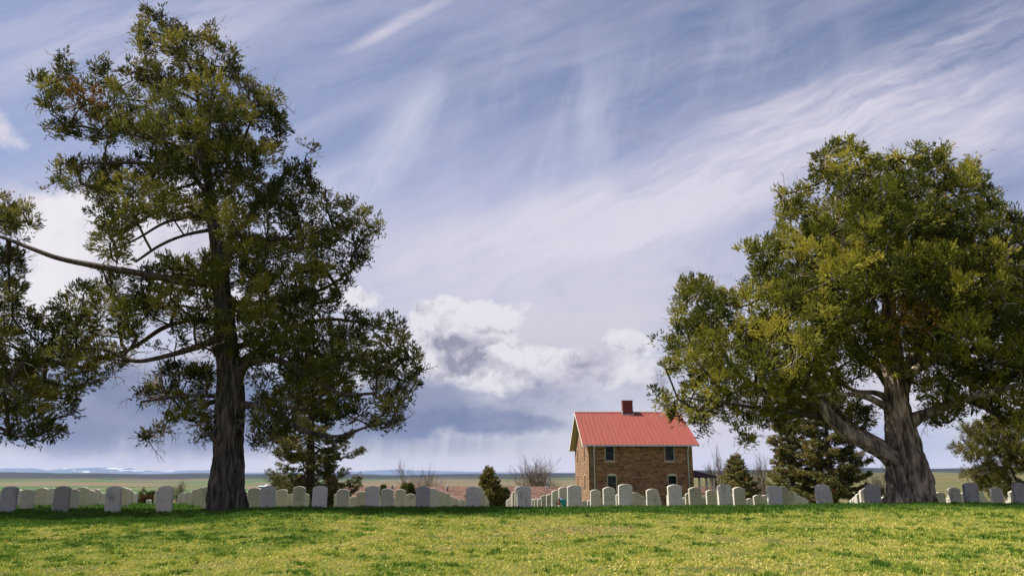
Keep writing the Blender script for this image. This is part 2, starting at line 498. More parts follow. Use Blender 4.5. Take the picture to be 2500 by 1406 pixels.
def ground():
    ang = np.concatenate([np.linspace(-.95, .95, 420), np.linspace(.95, 2 * math.pi - .95, 60)[1:-1]])
    rad = np.concatenate([[0.4], np.arange(2, 34, .25), np.geomspace(34, 16500, 230)])
    A, R = np.meshgrid(ang, rad)
    X, Y = R * np.sin(A), R * np.cos(A)
    Z = G(X, Y)
    back = Y < 0
    Z = np.where(back, np.interp(R, [0, 200, 3000, 16500], [-1.05, -6, -30, -35]) , Z)
    n, m = A.shape
    V = np.stack([X, Y, Z], -1).reshape(-1, 3)
    V = np.vstack([V, [[0, 0, -1.05]]])
    i = np.arange(n - 1)[:, None] * m
    j = np.arange(m)[None, :]
    jn = (j + 1) % m
    F = np.stack([i + j, i + jn, i + m + jn, i + m + j], -1).reshape(-1, 4)
    T = np.stack([np.full(m, n * m), (np.arange(m) + 1) % m, np.arange(m)], -1)
    mt, t, bs, e = mat_new('ground_cover')
    pos = t.nodes.new('ShaderNodeNewGeometry').outputs['Position']
    sp = nd(t, 'ShaderNodeSeparateXYZ', {}, {0: pos})
    d = e.vm('LENGTH', e.vm('MULTIPLY', pos, (1, 1, 0)), out=1)
    # lawn
    n1 = e.noise(pos, .45, 4, .6)
    n2 = e.noise(pos, 5.0, 5, .65)
    n3 = e.noise(pos, 60.0, 3, .7)
    lawn = e.mix(e.ss(n1, .4, .6), (.070, .100, .012), (.130, .140, .028))
    lawn = e.mix(e.ss(n2, .55, .72, 0, .6), lawn, (.14, .11, .055))
    lawn = e.mix(e.mul(e.ss(n3, .3, .7), .5), lawn, (.025, .034, .008))
    # prairie, fields
    pf = e.mapp(pos, (300, 0, 0), (0, 0, .35), (.0011, .0011, 0))
    v = nd(t, 'ShaderNodeTexVoronoi', {'feature': 'F1'}, {'Vector': e.mapp(pos, (120, 40, 0), (0, 0, .2), (.0011, .0016, 0)), 'Scale': 1.0, 'Randomness': .8})
    cr = t.nodes.new('ShaderNodeValToRGB')
    cr.color_ramp.interpolation = 'CONSTANT'
    t.links.new(nd(t, 'ShaderNodeSeparateColor', {}, {0: v.outputs['Color']}).outputs[0], cr.inputs[0])
    el = cr.color_ramp.elements
    el[0].color = (.150, .135, .085, 1); el[1].position = .86; el[1].color = (.20, .15, .11, 1)
    for p, c in ((.22, (.060, .150, .035)), (.36, (.165, .15, .10)), (.52, (.125, .125, .065)), (.66, (.045, .140, .035)), (.76, (.19, .155, .115))):
        q = el.new(p); q.color = (*c, 1)
    wild = e.mix(e.ss(e.noise(pf, 4.0, 6, .6), .38, .66), (.125, .115, .062), (.165, .140, .090))
    wild = e.mix(e.ss(e.noise(pf, 11.0, 5, .6), .55, .7, 0, .6), wild, (.075, .095, .045))
    prairie = e.mix(.85, wild, cr.outputs[0])
    hill = e.mix(e.ss(e.noise(pf, 9.0, 6, .65), .35, .7), (.080, .120, .040), (.190, .160, .095))
    azr = e.m('DIVIDE', sp.outputs[0], e.mx(sp.outputs[1], 1.0))
    prairie = e.mix(e.ss(azr, .0, .22, 0, .8), prairie, hill)
    # dark blue of distant haze painted into the colour of the far ridges
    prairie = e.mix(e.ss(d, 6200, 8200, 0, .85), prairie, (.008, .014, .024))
    prairie = e.mix(1.0, prairie, (.74, .68, .50), 'MULTIPLY')
    col = e.mix(e.ss(d, 70, 160), lawn, prairie)
    t.links.new(col, bs.inputs['Base Color'])
    bs.inputs['Roughness'].default_value = .95
    bs.inputs['Specular IOR Level'].default_value = .1
    b = nd(t, 'ShaderNodeBump', {}, {'Strength': .5, 'Distance': .02, 'Height': n3})
    t.links.new(b.outputs[0], bs.inputs['Normal'])
    o = mesh_np('ground', V, [F, T], mt, smooth=True)
    tag(o, 'mown green cemetery lawn falling away to wide prairie fields', kind='structure')
ground()

def mountains():
    prof = [(-700, 1145), (-300, 1142), (0, 1143), (80, 1143), (110, 1148), (170, 1143), (220, 1142), (318, 1142), (332, 1148), (400, 1151), (450, 1148), (520, 1147),
            (600, 1153), (760, 1153), (880, 1150), (960, 1146), (1060, 1149), (1180, 1152), (1400, 1154), (1700, 1156), (2600, 1158), (3300, 1158)]
    px = np.linspace(-700, 3300, 500)
    py = np.interp(px, [p[0] for p in prof], [p[1] for p in prof]) + np.interp(px, np.arange(-700, 3301, 12.), np.random.RandomState(3).normal(0, .35, 334))
    D = 15000.
    rows = []
    for s, dep in ((0, -2200), (.35, -1300), (.7, -600), (1.0, 0), (.97, 900), (.4, 2500), (0, 4000)):
        z = (1165 - py) / 1960 * D
        wob = wav(px * 9, s * 5000 + px, 500, 31) * 12 * (0 < s < 1)
        zz = -40 + (z + 40) * s + wob * (1 - s)
        X = (px - 1250) / 1960 * D
        rows.append(np.stack([X * (1 + dep / D), np.full_like(X, D + dep) + wav(px, s, 90, 33) * 260 * (s not in (0, 1.0)), zz], -1))
    V = np.array(rows)
    n, m = V.shape[:2]
    i = np.arange(n - 1)[:, None] * m; j = np.arange(m - 1)[None, :]
    F = np.stack([i + j, i + j + 1, i + m + j + 1, i + m + j], -1).reshape(-1, 4)
    mt, t, bs, e = mat_new('mountain_rock')
    pos = t.nodes.new('ShaderNodeNewGeometry').outputs['Position']
    n1 = e.noise(e.mapp(pos, (0, 0, 0), (0, .06, 0), (.0030, .0012, .030)), 1.0, 5, .6)
    z = nd(t, 'ShaderNodeSeparateXYZ', {}, {0: pos}).outputs[2]
    sn = e.mul(e.ss(n1, .58, .63), e.mul(e.ss(z, 70, 110), e.ss(nd(t, 'ShaderNodeSeparateXYZ', {}, {0: pos}).outputs[0], -5600, -6200)))
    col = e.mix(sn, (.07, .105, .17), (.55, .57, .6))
    t.links.new(col, bs.inputs['Base Color'])
    bs.inputs['Roughness'].default_value = .95
    o = mesh_np('mountains', V.reshape(-1, 3), F, mt, smooth=True)
    tag(o, 'far blue mountain range with patches of snow', kind='structure')
mountains()

# ------------------------------------------------------------------ foliage geometry
def spray_template(rs, kind='juniper'):
    tris = []
    if kind == 'juniper':
        n, spread, L, W = 16, 38, .50, .15
    elif kind == 'spruce':
        n, spread, L, W = 18, 52, .30, .085
    else:
        n, spread, L, W = 20, 60, .42, .060
    for i in range(n):
        t_ = (i + rs.rand()) / n
        an = rs.rand() * 6.283
        sp = math.radians(spread * (.5 + .7 * rs.rand())) * (1 - .55 * t_)
        d = np.array([math.sin(sp) * math.cos(an), math.sin(sp) * math.sin(an), math.cos(sp)])
        p = np.array([0, 0, t_ * .78]) + np.array([math.cos(an), math.sin(an), 0]) * .03
        side = np.cross(d, rs.normal(size=3)); side /= np.linalg.norm(side)
        l = L * (1 - .45 * t_) * (.7 + .6 * rs.rand()); w = W * (.7 + .6 * rs.rand())
        tris.append([p - side * w * .5, p + side * w * .5, p + d * l])
    return np.array(tris)        # (n,3,3)

RS0 = np.random.RandomState(11)
TPL = {k: [spray_template(RS0, k) for _ in range(8)] for k in ('juniper', 'spruce', 'pine')}

def frames(D, rs):
    """orthonormal frames (n,3,3) whose third column is D"""
    D = D / np.maximum(np.linalg.norm(D, axis=1, keepdims=True), 1e-6)
    A = rs.normal(size=D.shape)
    U = np.cross(D, A); U /= np.maximum(np.linalg.norm(U, axis=1, keepdims=True), 1e-6)
    W = np.cross(D, U)
    return np.stack([U, W, D], -1)

def sprays(pos, dirs, size, tint, kind, rs, wid=1.0):
    """returns verts (k,3), tris (m,3), tint per vertex"""
    R = frames(dirs, rs)
    idx = rs.randint(0, 8, len(pos))
    Vs, Ts = [], []
    for k in range(8):
        s = idx == k
        if not s.any(): continue
        tp = TPL[kind][k].reshape(-1, 3) * np.array([wid, wid, 1.0])
        v = np.einsum('nij,kj->nki', R[s], tp) * size[s][:, None, None] + pos[s][:, None, :]
        Vs.append(v.reshape(-1, 3))
        nt = len(TPL[kind][k])
        tt = np.repeat(tint[s][:, None], nt, 1) + rs.normal(0, .07, (s.sum(), nt))
        hi = np.where(tint[s][:, None] > .9, 1.0, .84)
        tt = np.clip(tt, 0, hi)
        Ts.append(np.repeat(tt.reshape(-1), 3))
    V = np.vstack(Vs)
    return V, np.arange(len(V)).reshape(-1, 3), np.concatenate(Ts)

def tubes_np(paths, radii, n=5):
    """paths: list of (k,3) arrays"""
    Vs, Fs, o = [], [], 0
    ca = np.arange(n) * 2 * math.pi / n
    for P, r in zip(paths, radii):
        P = np.asarray(P, float)
        k = len(P)
        T = np.gradient(P, axis=0)
        T /= np.maximum(np.linalg.norm(T, axis=1, keepdims=True), 1e-9)
        ref = np.array([0, 0, 1.0]) if abs(T[0, 2]) < .9 else np.array([1.0, 0, 0])
        U = np.cross(T, ref); U /= np.maximum(np.linalg.norm(U, axis=1, keepdims=True), 1e-9)
        W = np.cross(T, U)
        ring = P[:, None] + (U[:, None] * np.cos(ca)[None, :, None] + W[:, None] * np.sin(ca)[None, :, None]) * np.asarray(r)[:, None, None]
        Vs.append(ring.reshape(-1, 3))
        i = np.arange(k - 1)[:, None] * n; j = np.arange(n)[None]
        Fs.append((np.stack([i + j, i + (j + 1) % n, i + n + (j + 1) % n, i + n + j], -1) + o).reshape(-1, 4))
        o += k * n
    return np.vstack(Vs), np.vstack(Fs)

def smooth_path(P, step=.12):
    """Catmull-Rom resample"""
    P = np.asarray(P, float)
    Q = np.vstack([2 * P[0] - P[1], P, 2 * P[-1] - P[-2]])
    out = []
    for i in range(1, len(Q) - 2):
        n = max(2, int(np.linalg.norm(Q[i + 1][:3] - Q[i][:3]) / step))
        for t_ in np.arange(n) / n:
            out.append(.5 * ((2 * Q[i]) + (-Q[i - 1] + Q[i + 1]) * t_ + (2 * Q[i - 1] - 5 * Q[i] + 4 * Q[i + 1] - Q[i + 2]) * t_ ** 2 + (-Q[i - 1] + 3 * Q[i] - 3 * Q[i + 1] + Q[i + 2]) * t_ ** 3))
    out.append(Q[-2])
    return np.array(out)

def bark_tube(name, path, mat, parent, n=64, ridge=.08, flare=0.0, twist=1.2, lumps=(), seed=1, fr=7):
    """path rows x,y,z,r; ridged tube with a flared foot"""
    S = smooth_path(path, .05)
    P, r = S[:, :3], S[:, 3]
    T = np.gradient(P, axis=0); T /= np.linalg.norm(T, axis=1, keepdims=True)
    ref = np.array([0, 1.0, 0])
    U = np.cross(ref, T); U /= np.maximum(np.linalg.norm(U, axis=1, keepdims=True), 1e-9)
    W = np.cross(T, U)
    L = np.concatenate([[0], np.cumsum(np.linalg.norm(np.diff(P, axis=0), axis=1))])
    ca = np.arange(n) * 2 * math.pi / n
    V = np.zeros((len(P), n, 3))
    A_ = ca[None, :] + twist * L[:, None] * .18
    c, s = np.cos(A_), np.sin(A_)
    LL = L[:, None]
    q = pnoise(c * fr * .5, s * fr * .5, LL * .55 + seed)
    q2 = pnoise(c * fr * 1.6, s * fr * 1.6, LL * 1.3 + seed * 3)
    big = pnoise(c * 1.3, s * 1.3, LL * .8 + seed * 7)
    RRR = 1 + big * (.14 + ridge * .5) + (np.abs(q) * 1.6 - .35) * ridge * 2 + q2 * ridge + flare * np.exp(-LL / .28) * (1 + 1.5 * q)
    for i in range(len(P)):
        rr = RRR[i]
        V[i] = P[i] + (U[i] * (np.cos(ca) * rr)[:, None] + W[i] * (np.sin(ca) * rr)[:, None]) * r[i]
        for (lx, ly, lz, lr, la) in lumps:
            dd = V[i] - np.array([lx, ly, lz])
            g_ = np.exp(-(dd ** 2).sum(1) / lr ** 2) * la
            V[i] += (V[i] - P[i]) / np.maximum(np.linalg.norm(V[i] - P[i], axis=1, keepdims=True), 1e-6) * g_[:, None]
    i = np.arange(len(P) - 1)[:, None] * n; j = np.arange(n)[None]
    F = np.stack([i + j, i + (j + 1) % n, i + n + (j + 1) % n, i + n + j], -1).reshape(-1, 4)
    return mesh_np(name, V.reshape(-1, 3), F, mat, parent, smooth=True)

def in_poly(pts, poly):
    x, y = pts[:, 0], pts[:, 1]
    c = np.zeros(len(pts), bool)
    n = len(poly)
    for i in range(n):
        x1, y1 = poly[i]; x2, y2 = poly[(i + 1) % n]
        m = ((y1 > y) != (y2 > y))
        with np.errstate(divide='ignore', invalid='ignore'):
            xi = (x2 - x1) * (y - y1) / (y2 - y1 + 1e-12) + x1
        c ^= m & (x < xi)
    return c

def edge_dist(pts, poly):
    d = np.full(len(pts), 1e9)
    n = len(poly)
    for i in range(n):
        a = np.array(poly[i], float); b = np.array(poly[(i + 1) % n], float)
        ab = b - a
        t_ = np.clip(((pts - a) @ ab) / max(ab @ ab, 1e-9), 0, 1)
        d = np.minimum(d, np.linalg.norm(pts - (a + t_[:, None] * ab), axis=1))
    return d

def crown_clumps(polys, holes, Y0, rs, spacing=.40, front=200, back=400, rmin=14, shrink=17, thin=1.0, dens_pts=16000, edge=True):
    """fill outlines (photo pixels) with clumps at real depths round Y0; returns centres, radii(m)"""
    C, Rr = [], []
    mpp = Y0 / 1960.
    for poly in polys:
        pa = np.array(poly, float)
        lo, hi = pa.min(0), pa.max(0)
        n = int(dens_pts * ((hi - lo).prod() / 9e5)) + 1200
        pts = lo + rs.rand(n, 2) * (hi - lo)
        pts = pts[in_poly(pts, poly)]
        d = edge_dist(pts, poly)
        ok = d > shrink
        pts, d = pts[ok], d[ok]
        dep = np.where(rs.rand(len(pts)) < .45, -1, 1)
        f = np.minimum(front, d * 1.5 + 10); bk = np.minimum(back, d * 2.2 + 10)
        dep = np.where(dep < 0, -f, bk) * np.sqrt(rs.rand(len(pts)))
        keep = np.ones(len(pts), bool)
        for (hx, hy, hrx, hry, amt) in holes:
            q = ((pts[:, 0] - hx) / hrx) ** 2 + ((pts[:, 1] - hy) / hry) ** 2
            keep &= ~((q < 1) & (rs.rand(len(pts)) < amt))
        pts, d, dep = pts[keep], d[keep], dep[keep]
        # poisson thinning in 3D
        chosen = []
        cbuf = np.zeros((len(pts) + 1, 4)); nc = 0
        for k in range(len(pts)):
            Yk = Y0 + dep[k] * mpp
            p3 = at(pts[k, 0], pts[k, 1], Yk)
            r = min(max(d[k], rmin), 46) * mpp
            r = r * (.75 + .35 * rs.rand())
            if nc:
                if (((cbuf[:nc, :3] - p3) ** 2).sum(1) < (spacing * (cbuf[:nc, 3] + r) / .8 * thin) ** 2).any(): continue
            chosen.append((*p3, r)); cbuf[nc] = (*p3, r); nc += 1
        if edge:
            ep = lo + rs.rand(n, 2) * (hi - lo)
            ep = ep[in_poly(ep, poly)]
            de = edge_dist(ep, poly)
            ep = ep[(de > 9) & (de < shrink + 6) & (rs.rand(len(ep)) < .5)]
            for (hx, hy, hrx, hry, amt) in holes:
                ep = ep[((ep[:, 0] - hx) / hrx) ** 2 + ((ep[:, 1] - hy) / hry) ** 2 > 1]
            for k in range(len(ep)):
                p3 = at(ep[k, 0], ep[k, 1], Y0 + rs.uniform(-40, 60) * mpp)
                r = rs.uniform(.07, .12)
                if (((cbuf[:nc, :3] - p3) ** 2).sum(1) < (1.0 * (np.minimum(cbuf[:nc, 3], .24) + r)) ** 2).any(): continue
                chosen.append((*p3, r)); cbuf = np.vstack([cbuf, np.zeros((1, 4))]); cbuf[nc] = (*p3, r); nc += 1
        if chosen:
            ch = np.array(chosen)
            C.append(ch[:, :3]); Rr.append(ch[:, 3])
    return np.vstack(C), np.concatenate(Rr)

def grow(C, Rr, seeds, rs, up=.25):
    """connect every clump to the nearest wood; seeds = list of (k,3) node arrays. returns paths, radii"""
    nodes = np.vstack(seeds)
    par = [-1] * len(nodes)
    acc = [0.0] * len(nodes)
    dmin = np.array([np.linalg.norm(nodes - c, axis=1).min() for c in C])
    paths = []
    NP = [tuple(p) for p in nodes]
    arr = nodes.copy()
    for k in np.argsort(dmin):
        c = C[k]
        d = np.linalg.norm(arr - c, axis=1)
        cost = d + .55 * np.maximum(0, arr[:, 2] - c[2] + .05) + .12 * np.maximum(0, c[2] - arr[:, 2] - 2)
        s = int(np.argmin(cost))
        p0 = arr[s]
        L = d[s]
        n = max(3, int(L / .22))
        mid1 = p0 + (c - p0) * .35 + rs.normal(0, .09, 3) * L + np.array([0, 0, -.05 * L])
        mid2 = p0 + (c - p0) * .7 + rs.normal(0, .07, 3) * L
        t_ = np.linspace(0, 1, n)[:, None]
        pth = (1 - t_) ** 3 * p0 + 3 * (1 - t_) ** 2 * t_ * mid1 + 3 * (1 - t_) * t_ ** 2 * mid2 + t_ ** 3 * c
        ids = [s]
        for q in pth[1:]:
            NP.append(tuple(q)); par.append(ids[-1]); acc.append(0.0); ids.append(len(NP) - 1)
        arr = np.vstack([arr, pth[1:]])
        paths.append(ids)
        # flow down
        w = Rr[k] ** 2
        i = ids[-1]
        while i >= 0:
            acc[i] += w; i = par[i]
    acc = np.array(acc)
    P, R = [], []
    for ids in paths:
        P.append(arr[ids])
        r = .009 + .046 * np.sqrt(acc[ids]) * .55
        r[0] = min(r[0], r[1] * 1.15)
        R.append(r)
    return P, R, arr

def foliage(name, C, Rr, parent, mat, kind, rs, per=70, size=(.16, .30), tint=(.35, .16), brown=None, upw=.55, wid=1.0, flat=.85):
    """leafy sprays round each clump centre, pointing out and up"""
    Ps, Ds, Sz, Tt = [], [], [], []
    for i, (c, r) in enumerate(zip(C, Rr)):
        n = max(12, int(per * (r / .4) ** 2))
        nsub = max(4, int(n / 20))
        sd_ = rs.normal(size=(nsub, 3)); sd_ /= np.linalg.norm(sd_, axis=1, keepdims=True)
        sc = c + sd_ * r * (.25 + .50 * rs.rand(nsub, 1)) * np.array([1, 1, flat])
        ax = sd_ * .8 + np.array([0, 0, upw]) + rs.normal(0, .25, (nsub, 3)); ax /= np.linalg.norm(ax, axis=1, keepdims=True)
        ln = np.clip(r * (.45 + .45 * rs.rand(nsub)), .12, .30)
        fat = rs.uniform(.055, .10, nsub)
        w = rs.randint(0, nsub, n)
        tt = rs.rand(n)
        rad = rs.normal(size=(n, 3)) * (fat[w] * (1 - .62 * tt))[:, None]
        p = sc[w] + ax[w] * (ln[w] * tt)[:, None] + rad
        d = ax[w] * .95 + rad / .10 * .45 + rs.normal(0, .16, (n, 3))
        tc = np.clip(rs.normal(tint[0], tint[1]), .02, .8)
        ts = np.clip(tc + rs.normal(0, .12, nsub), 0, .82)
        if brown is not None and brown(c): ts[rs.rand(nsub) < .7] = .97
        Ps.append(p); Ds.append(d); Sz.append(size[0] + (size[1] - size[0]) * rs.rand(n)); Tt.append(ts[w])
    V, F, T = sprays(np.vstack(Ps), np.vstack(Ds), np.concatenate(Sz), np.concatenate(Tt), kind, rs, wid)
    print(name, 'clumps', len(C), 'tris', len(F))
    return mesh_np(name, V, F, mat, parent, {'tint': T})

def dead_twigs(arr, C, n, rs, lo=.25, hi=.8):
    P, R = [], []
    for k in range(n):
        p = arr[rs.randint(len(arr))]
        d = rs.normal(size=3) + np.array([0, 0, -.15]); d /= np.linalg.norm(d)
        L = (lo + (hi - lo) * rs.rand()) * .85
        pts = [p]
        for s in range(5):
            d = d + rs.normal(0, .28, 3); d /= np.linalg.norm(d)
            pts.append(pts[-1] + d * L / 5)
        P.append(np.array(pts)); R.append(np.linspace(.010, .003, 6))
        for s in (2, 3, 4):
            d2 = d + rs.normal(0, .7, 3); d2 /= np.linalg.norm(d2)
            q = [pts[s]]
            for u in range(3):
                d2 = d2 + rs.normal(0, .3, 3); d2 /= np.linalg.norm(d2); q.append(q[-1] + d2 * L * .14)
            P.append(np.array(q)); R.append(np.linspace(.006, .0025, 4))
    return P, R

def big_tree(name, label, base, trunk, limbs, polys, holes, Y0, seed, mats, per, lumps=(), brown=None, front=200, back=400, ntw=260, tint=(.35, .16), flare=.35, spacing=.75, ridge=.13, size=(.070, .125), upw=.6):
    rs = np.random.RandomState(seed)
    root = thing(name, label, 'tree', tuple(base))
    mpp = Y0 / 1960.
    off = np.array(base)
    def conv(pl, z0=0.0):
        out = []
        for row in pl:
            px, py, w = row[:3]; dy = row[3] if len(row) > 3 else 0.0
            p = at(px, py, Y0 + dy)
            out.append([p[0], p[1], p[2], w * .5 * mpp])
        return np.array(out)
    tr = conv(trunk)
    under = tr[0].copy(); under[2] -= .35
    tr = np.vstack([under, tr])
    loc = tr.copy(); loc[:, :3] -= off
    lump_l = [(l[0] - off[0], l[1] - off[1], l[2] - off[2], l[3], l[4]) for l in lumps]
    bark_tube('trunk', loc, mats[0], root, n=88, ridge=ridge, flare=flare, lumps=lump_l, seed=seed, fr=8)
    seeds = [smooth_path(tr[3:], .25)[:, :3]]
    for li, pl in enumerate(limbs):
        q = conv(pl)
        ql = q.copy(); ql[:, :3] -= off
        bark_tube('limb', ql, mats[1] if q[0, 3] < .11 else mats[2], root, n=18 if q[0, 3] < .11 else 40, ridge=.07, seed=seed + li, fr=4)
        s_ = smooth_path(q, .2)
        seeds.append(s_[len(s_) // 4:, :3])
    C, Rr = crown_clumps(polys, holes, Y0, rs, spacing, front, back)
    P, R, arr = grow(C, Rr, seeds, rs)
    V, F = tubes_np([p - off for p in P], R, 6)
    mesh_np('branches', V, F, mats[1], root, smooth=True)
    n0 = sum(len(s) for s in seeds)
    dp, dr = dead_twigs(arr[n0:n0 + int(.55 * (len(arr) - n0))], C, ntw, rs)
    V, F = tubes_np([p - off for p in dp], dr, 4)
    mesh_np('dead_twigs', V, F, M['twig'], root)
    foliage('crown', C - off, Rr, root, mats[3], 'juniper', rs, per=per, size=size, tint=tint,
            brown=(lambda c: brown(c + off)) if brown else None, upw=upw)
    return len(C)

# ---- the large juniper on the left
YL = 18.8
Lpoly = [(370,10),(400,22),(420,48),(450,58),(480,72),(505,48),(525,62),(532,92),(562,112),(595,120),(580,150),(598,170),(618,200),(660,222),(690,215),(705,250),(708,290),(704,325),(690,350),
 (700,372),(722,372),(735,328),(765,342),(778,370),(772,415),(762,435),(795,440),(808,470),(830,490),(850,465),(872,498),(908,503),(928,530),(955,552),(935,580),(905,592),(906,620),(920,640),(892,668),
 (872,682),(858,715),(838,745),(865,745),(892,760),(922,775),(945,770),(965,738),(980,770),(988,810),(1002,828),(1028,828),(1028,870),(1050,905),(1022,930),(1012,960),(1018,985),(988,1002),(985,1040),(962,1065),
 (930,1058),(880,1050),(830,1040),(760,1010),(700,990),(650,955),(610,930),(575,900),(540,900),(500,860),(460,850),(420,872),(360,862),(318,880),(300,912),(262,940),(205,960),(192,1000),(196,1022),(172,1050),(165,1082),
 (130,1078),(75,1098),(40,1090),(0,1075),(-70,1060),(-160,1000),(-250,900),(-290,800),(-250,690),(-180,600),(-120,520),(-60,470),(0,460),(30,462),(48,498),(75,472),(88,520),(112,535),(92,562),(66,600),(58,650),
 (62,700),(60,745),(100,760),(140,715),(190,690),(240,680),(262,660),(240,635),(195,610),(172,592),(152,560),(170,530),(160,485),(92,468),(98,450),(122,440),(128,395),(160,382),(210,392),(260,380),(225,360),(200,345),(168,335),
 (135,355),(98,325),(95,300),(112,290),(90,250),(66,200),(68,175),(110,178),(128,186),(148,108),(166,115),(182,150),(192,168),(184,192),(212,196),(222,140),(258,140),(290,190),(298,138),(332,150),(345,168),(322,120),(328,42),(343,55),(343,22)]
Llow = [(322,950),(360,935),(392,895),(425,870),(470,890),(530,890),(528,960),(505,985),(530,1020),(520,1080),(492,1100),(460,1085),(480,1055),(445,1020),(432,1045),(392,1075),(358,1092),(330,1050),(368,1045),(398,1010),(425,992),(382,985),(340,985)]
Lhang = [(585,900),(640,920),(700,985),(720,1030),(680,1085),(640,1110),(605,1090),(612,1040),(598,980),(625,950)]
Lholes = [(235,365,80,30,1.0),(350,372,80,28,1.0),(470,450,80,50,.97),(420,590,150,62,1.0),(170,560,90,110,1.0),(330,620,130,46,.9),(715,385,50,34,1.0),(665,430,40,50,.5),(330,830,130,60,.9),(430,800,80,55,.6),
          (645,520,60,70,.65),(560,560,40,60,.3),(90,620,60,60,.5),(250,740,120,40,.35),(610,640,60,40,.4),(150,790,60,40,.3),(690,930,70,40,.6),(560,470,30,60,.6),(590,720,60,40,.4),(780,850,60,30,.4),(250,200,60,16,.5),(620,330,40,30,.5),(455,500,50,60,.6),(120,1010,90,40,.45),(850,660,40,30,.5),(640,880,60,30,.5),(200,450,60,30,.3)]
baseL = at(557, 1247, YL); baseL[2] = g1(baseL[0], baseL[1])
Ltrunk = [(557,1249,80),(557,1225,80),(556,1150,71),(559,1050,68),(561,960,62),(557,880,56),(549,800,49),(540,700,41),(530,600,35),(517,520,29),(511,450,24),(498,390,19),(490,320,14),(485,250,10),(470,180,7),(430,110,5),(395,50,3)]
Llimbs = [
 [(540,692,22),(470,690,20,-.5),(410,680,18,-.9),(330,665,16,-1.1),(250,652,14,-1.2),(150,632,12,-1.2),(80,608,10,-1.2),(0,578,8,-1.1),(-90,552,5,-1)],
 [(540,968,13),(500,966,10,-.3),(440,968,9,-.5),(380,975,7,-.6),(343,981,5,-.6)],
 [(540,975,13),(500,990,11,.3),(470,1025,9,.4),(440,1015,6,.5),(410,1030,4,.5)],
 [(575,990,24),(620,990,17,-.3),(680,1015,15,-.5),(740,1050,12,-.7),(820,1065,8,-.8),(900,1040,5,-.8)],
 [(575,935,30),(592,900,22,-.2),(620,880,18,-.4),(680,880,15,-.7),(750,915,12,-1),(830,960,9,-1.2),(920,960,6,-1.3)],
 [(550,850,20),(640,838,14,.5),(740,850,12,.9),(830,880,9,1.2),(930,860,6,1.3),(1000,880,4,1.4)],
 [(505,430,14),(470,375,12,.3),(420,352,11,.5),(340,325,9,.8),(250,272,7,1.0),(180,225,5,1.0),(120,205,3,1)],
 [(512,480,16),(455,415,12,-.2),(400,402,9,-.4),(300,398,8,-.6),(200,400,5,-.7)],
 [(515,520,14),(460,530,9,.2),(400,545,8,.5),(340,580,6,.8),(280,610,4,.9)],
 [(518,560,12),(450,575,8,-.4),(390,600,7,-.8),(330,640,5,-1)],
 [(510,460,12),(540,425,10,.3),(575,385,8,.5),(600,330,7,.6),(620,270,4,.7)],
 [(535,640,18),(590,600,14,-.4),(650,585,12,-.7),(720,582,9,-.9),(800,560,6,-1)],
 [(540,620,15),(600,540,12,.6),(650,480,10,1),(690,430,8,1.1),(735,400,5,1.2)],
 [(550,800,20),(480,780,14,.6),(400,800,12,1.1),(330,845,10,1.4),(270,870,8,1.6),(180,870,5,1.8)],
 [(548,820,18),(470,850,14,-.3),(380,875,11,-.6),(320,880,9,-.8),(240,850,7,-1),(120,860,5,-1.1),(20,880,3,-1.1)],
 [(545,740,18),(620,740,14,.5),(700,730,12,.9),(800,700,8,1.2),(880,640,4,1.3)],
 [(560,900,20),(640,850,15,1.0),(720,800,12,1.6),(820,780,9,2.0),(940,800,5,2.3)],
]
def brownL(c):
    for (px, py, r) in ((448, 605, 30), (470, 590, 24), (205, 245, 12)):
        q = at(px, py, c[1])
        if math.hypot(q[0] - c[0], q[2] - c[2]) < r * YL / 1960: return True
    return False
lk = at(540, 1065, YL)
lumpsL = [(lk[0] + .02, lk[1] - .33, lk[2], .16, .10), (at(528,1062,YL)[0], lk[1] - .25, lk[2] + .02, .12, .09), (at(578,998,YL)[0], lk[1] - .3, at(578,998,YL)[2], .10, .06)]
nL = big_tree('juniper_tree', 'tall dark juniper with a straight furrowed trunk at left, leaning top and long left limb', baseL, Ltrunk, Llimbs, [Lpoly, Llow, Lhang], Lholes, YL, 5,
         (M['bark'], M['limb'], M['bark'], M['juniper']), 340, lumpsL, brownL, front=200, back=380, ntw=1000, tint=(.36, .22), flare=.30)

# ---- the broad juniper on the right
YR = 19.6
Rpoly = [(2085,326),(2102,345),(2130,378),(2160,378),(2175,345),(2190,370),(2212,375),(2230,343),(2248,333),(2270,360),(2300,350),(2315,340),(2330,375),(2342,412),(2360,390),(2382,376),(2402,410),(2422,445),(2432,475),(2452,495),
 (2482,508),(2505,530),(2560,560),(2640,640),(2700,760),(2700,880),(2650,980),(2570,1040),(2500,1062),(2440,1050),(2400,1012),(2350,1005),(2335,1045),(2290,1055),(2248,1035),(2262,995),(2225,955),(2190,930),(2150,915),(2110,935),
 (2060,955),(2040,1002),(2000,1022),(1950,1045),(1900,1062),(1870,1045),(1832,1040),(1848,1090),(1820,1100),(1790,1082),(1778,1042),(1758,1012),(1742,1022),(1738,1062),(1714,1076),(1698,1052),(1680,1034),(1650,1038),(1608,1012),(1598,982),
 (1572,968),(1585,946),(1620,942),(1640,958),(1662,948),(1668,930),(1640,922),(1598,920),(1590,890),(1618,880),(1640,862),(1610,850),(1576,830),(1598,818),(1625,820),(1640,790),(1622,760),(1650,750),(1636,715),(1658,658),(1690,678),
 (1712,666),(1740,678),(1762,700),(1790,690),(1802,722),(1815,700),(1832,652),(1798,632),(1796,600),(1825,588),(1860,580),(1892,560),(1902,500),(1876,470),(1888,452),(1920,460),(1940,448),(1975,440),(1985,400),(1976,370),(2010,345),(2050,338)]
Rhang = [(2058,985),(2090,965),(2120,985),(2142,1010),(2135,1045),(2100,1052),(2070,1035)]
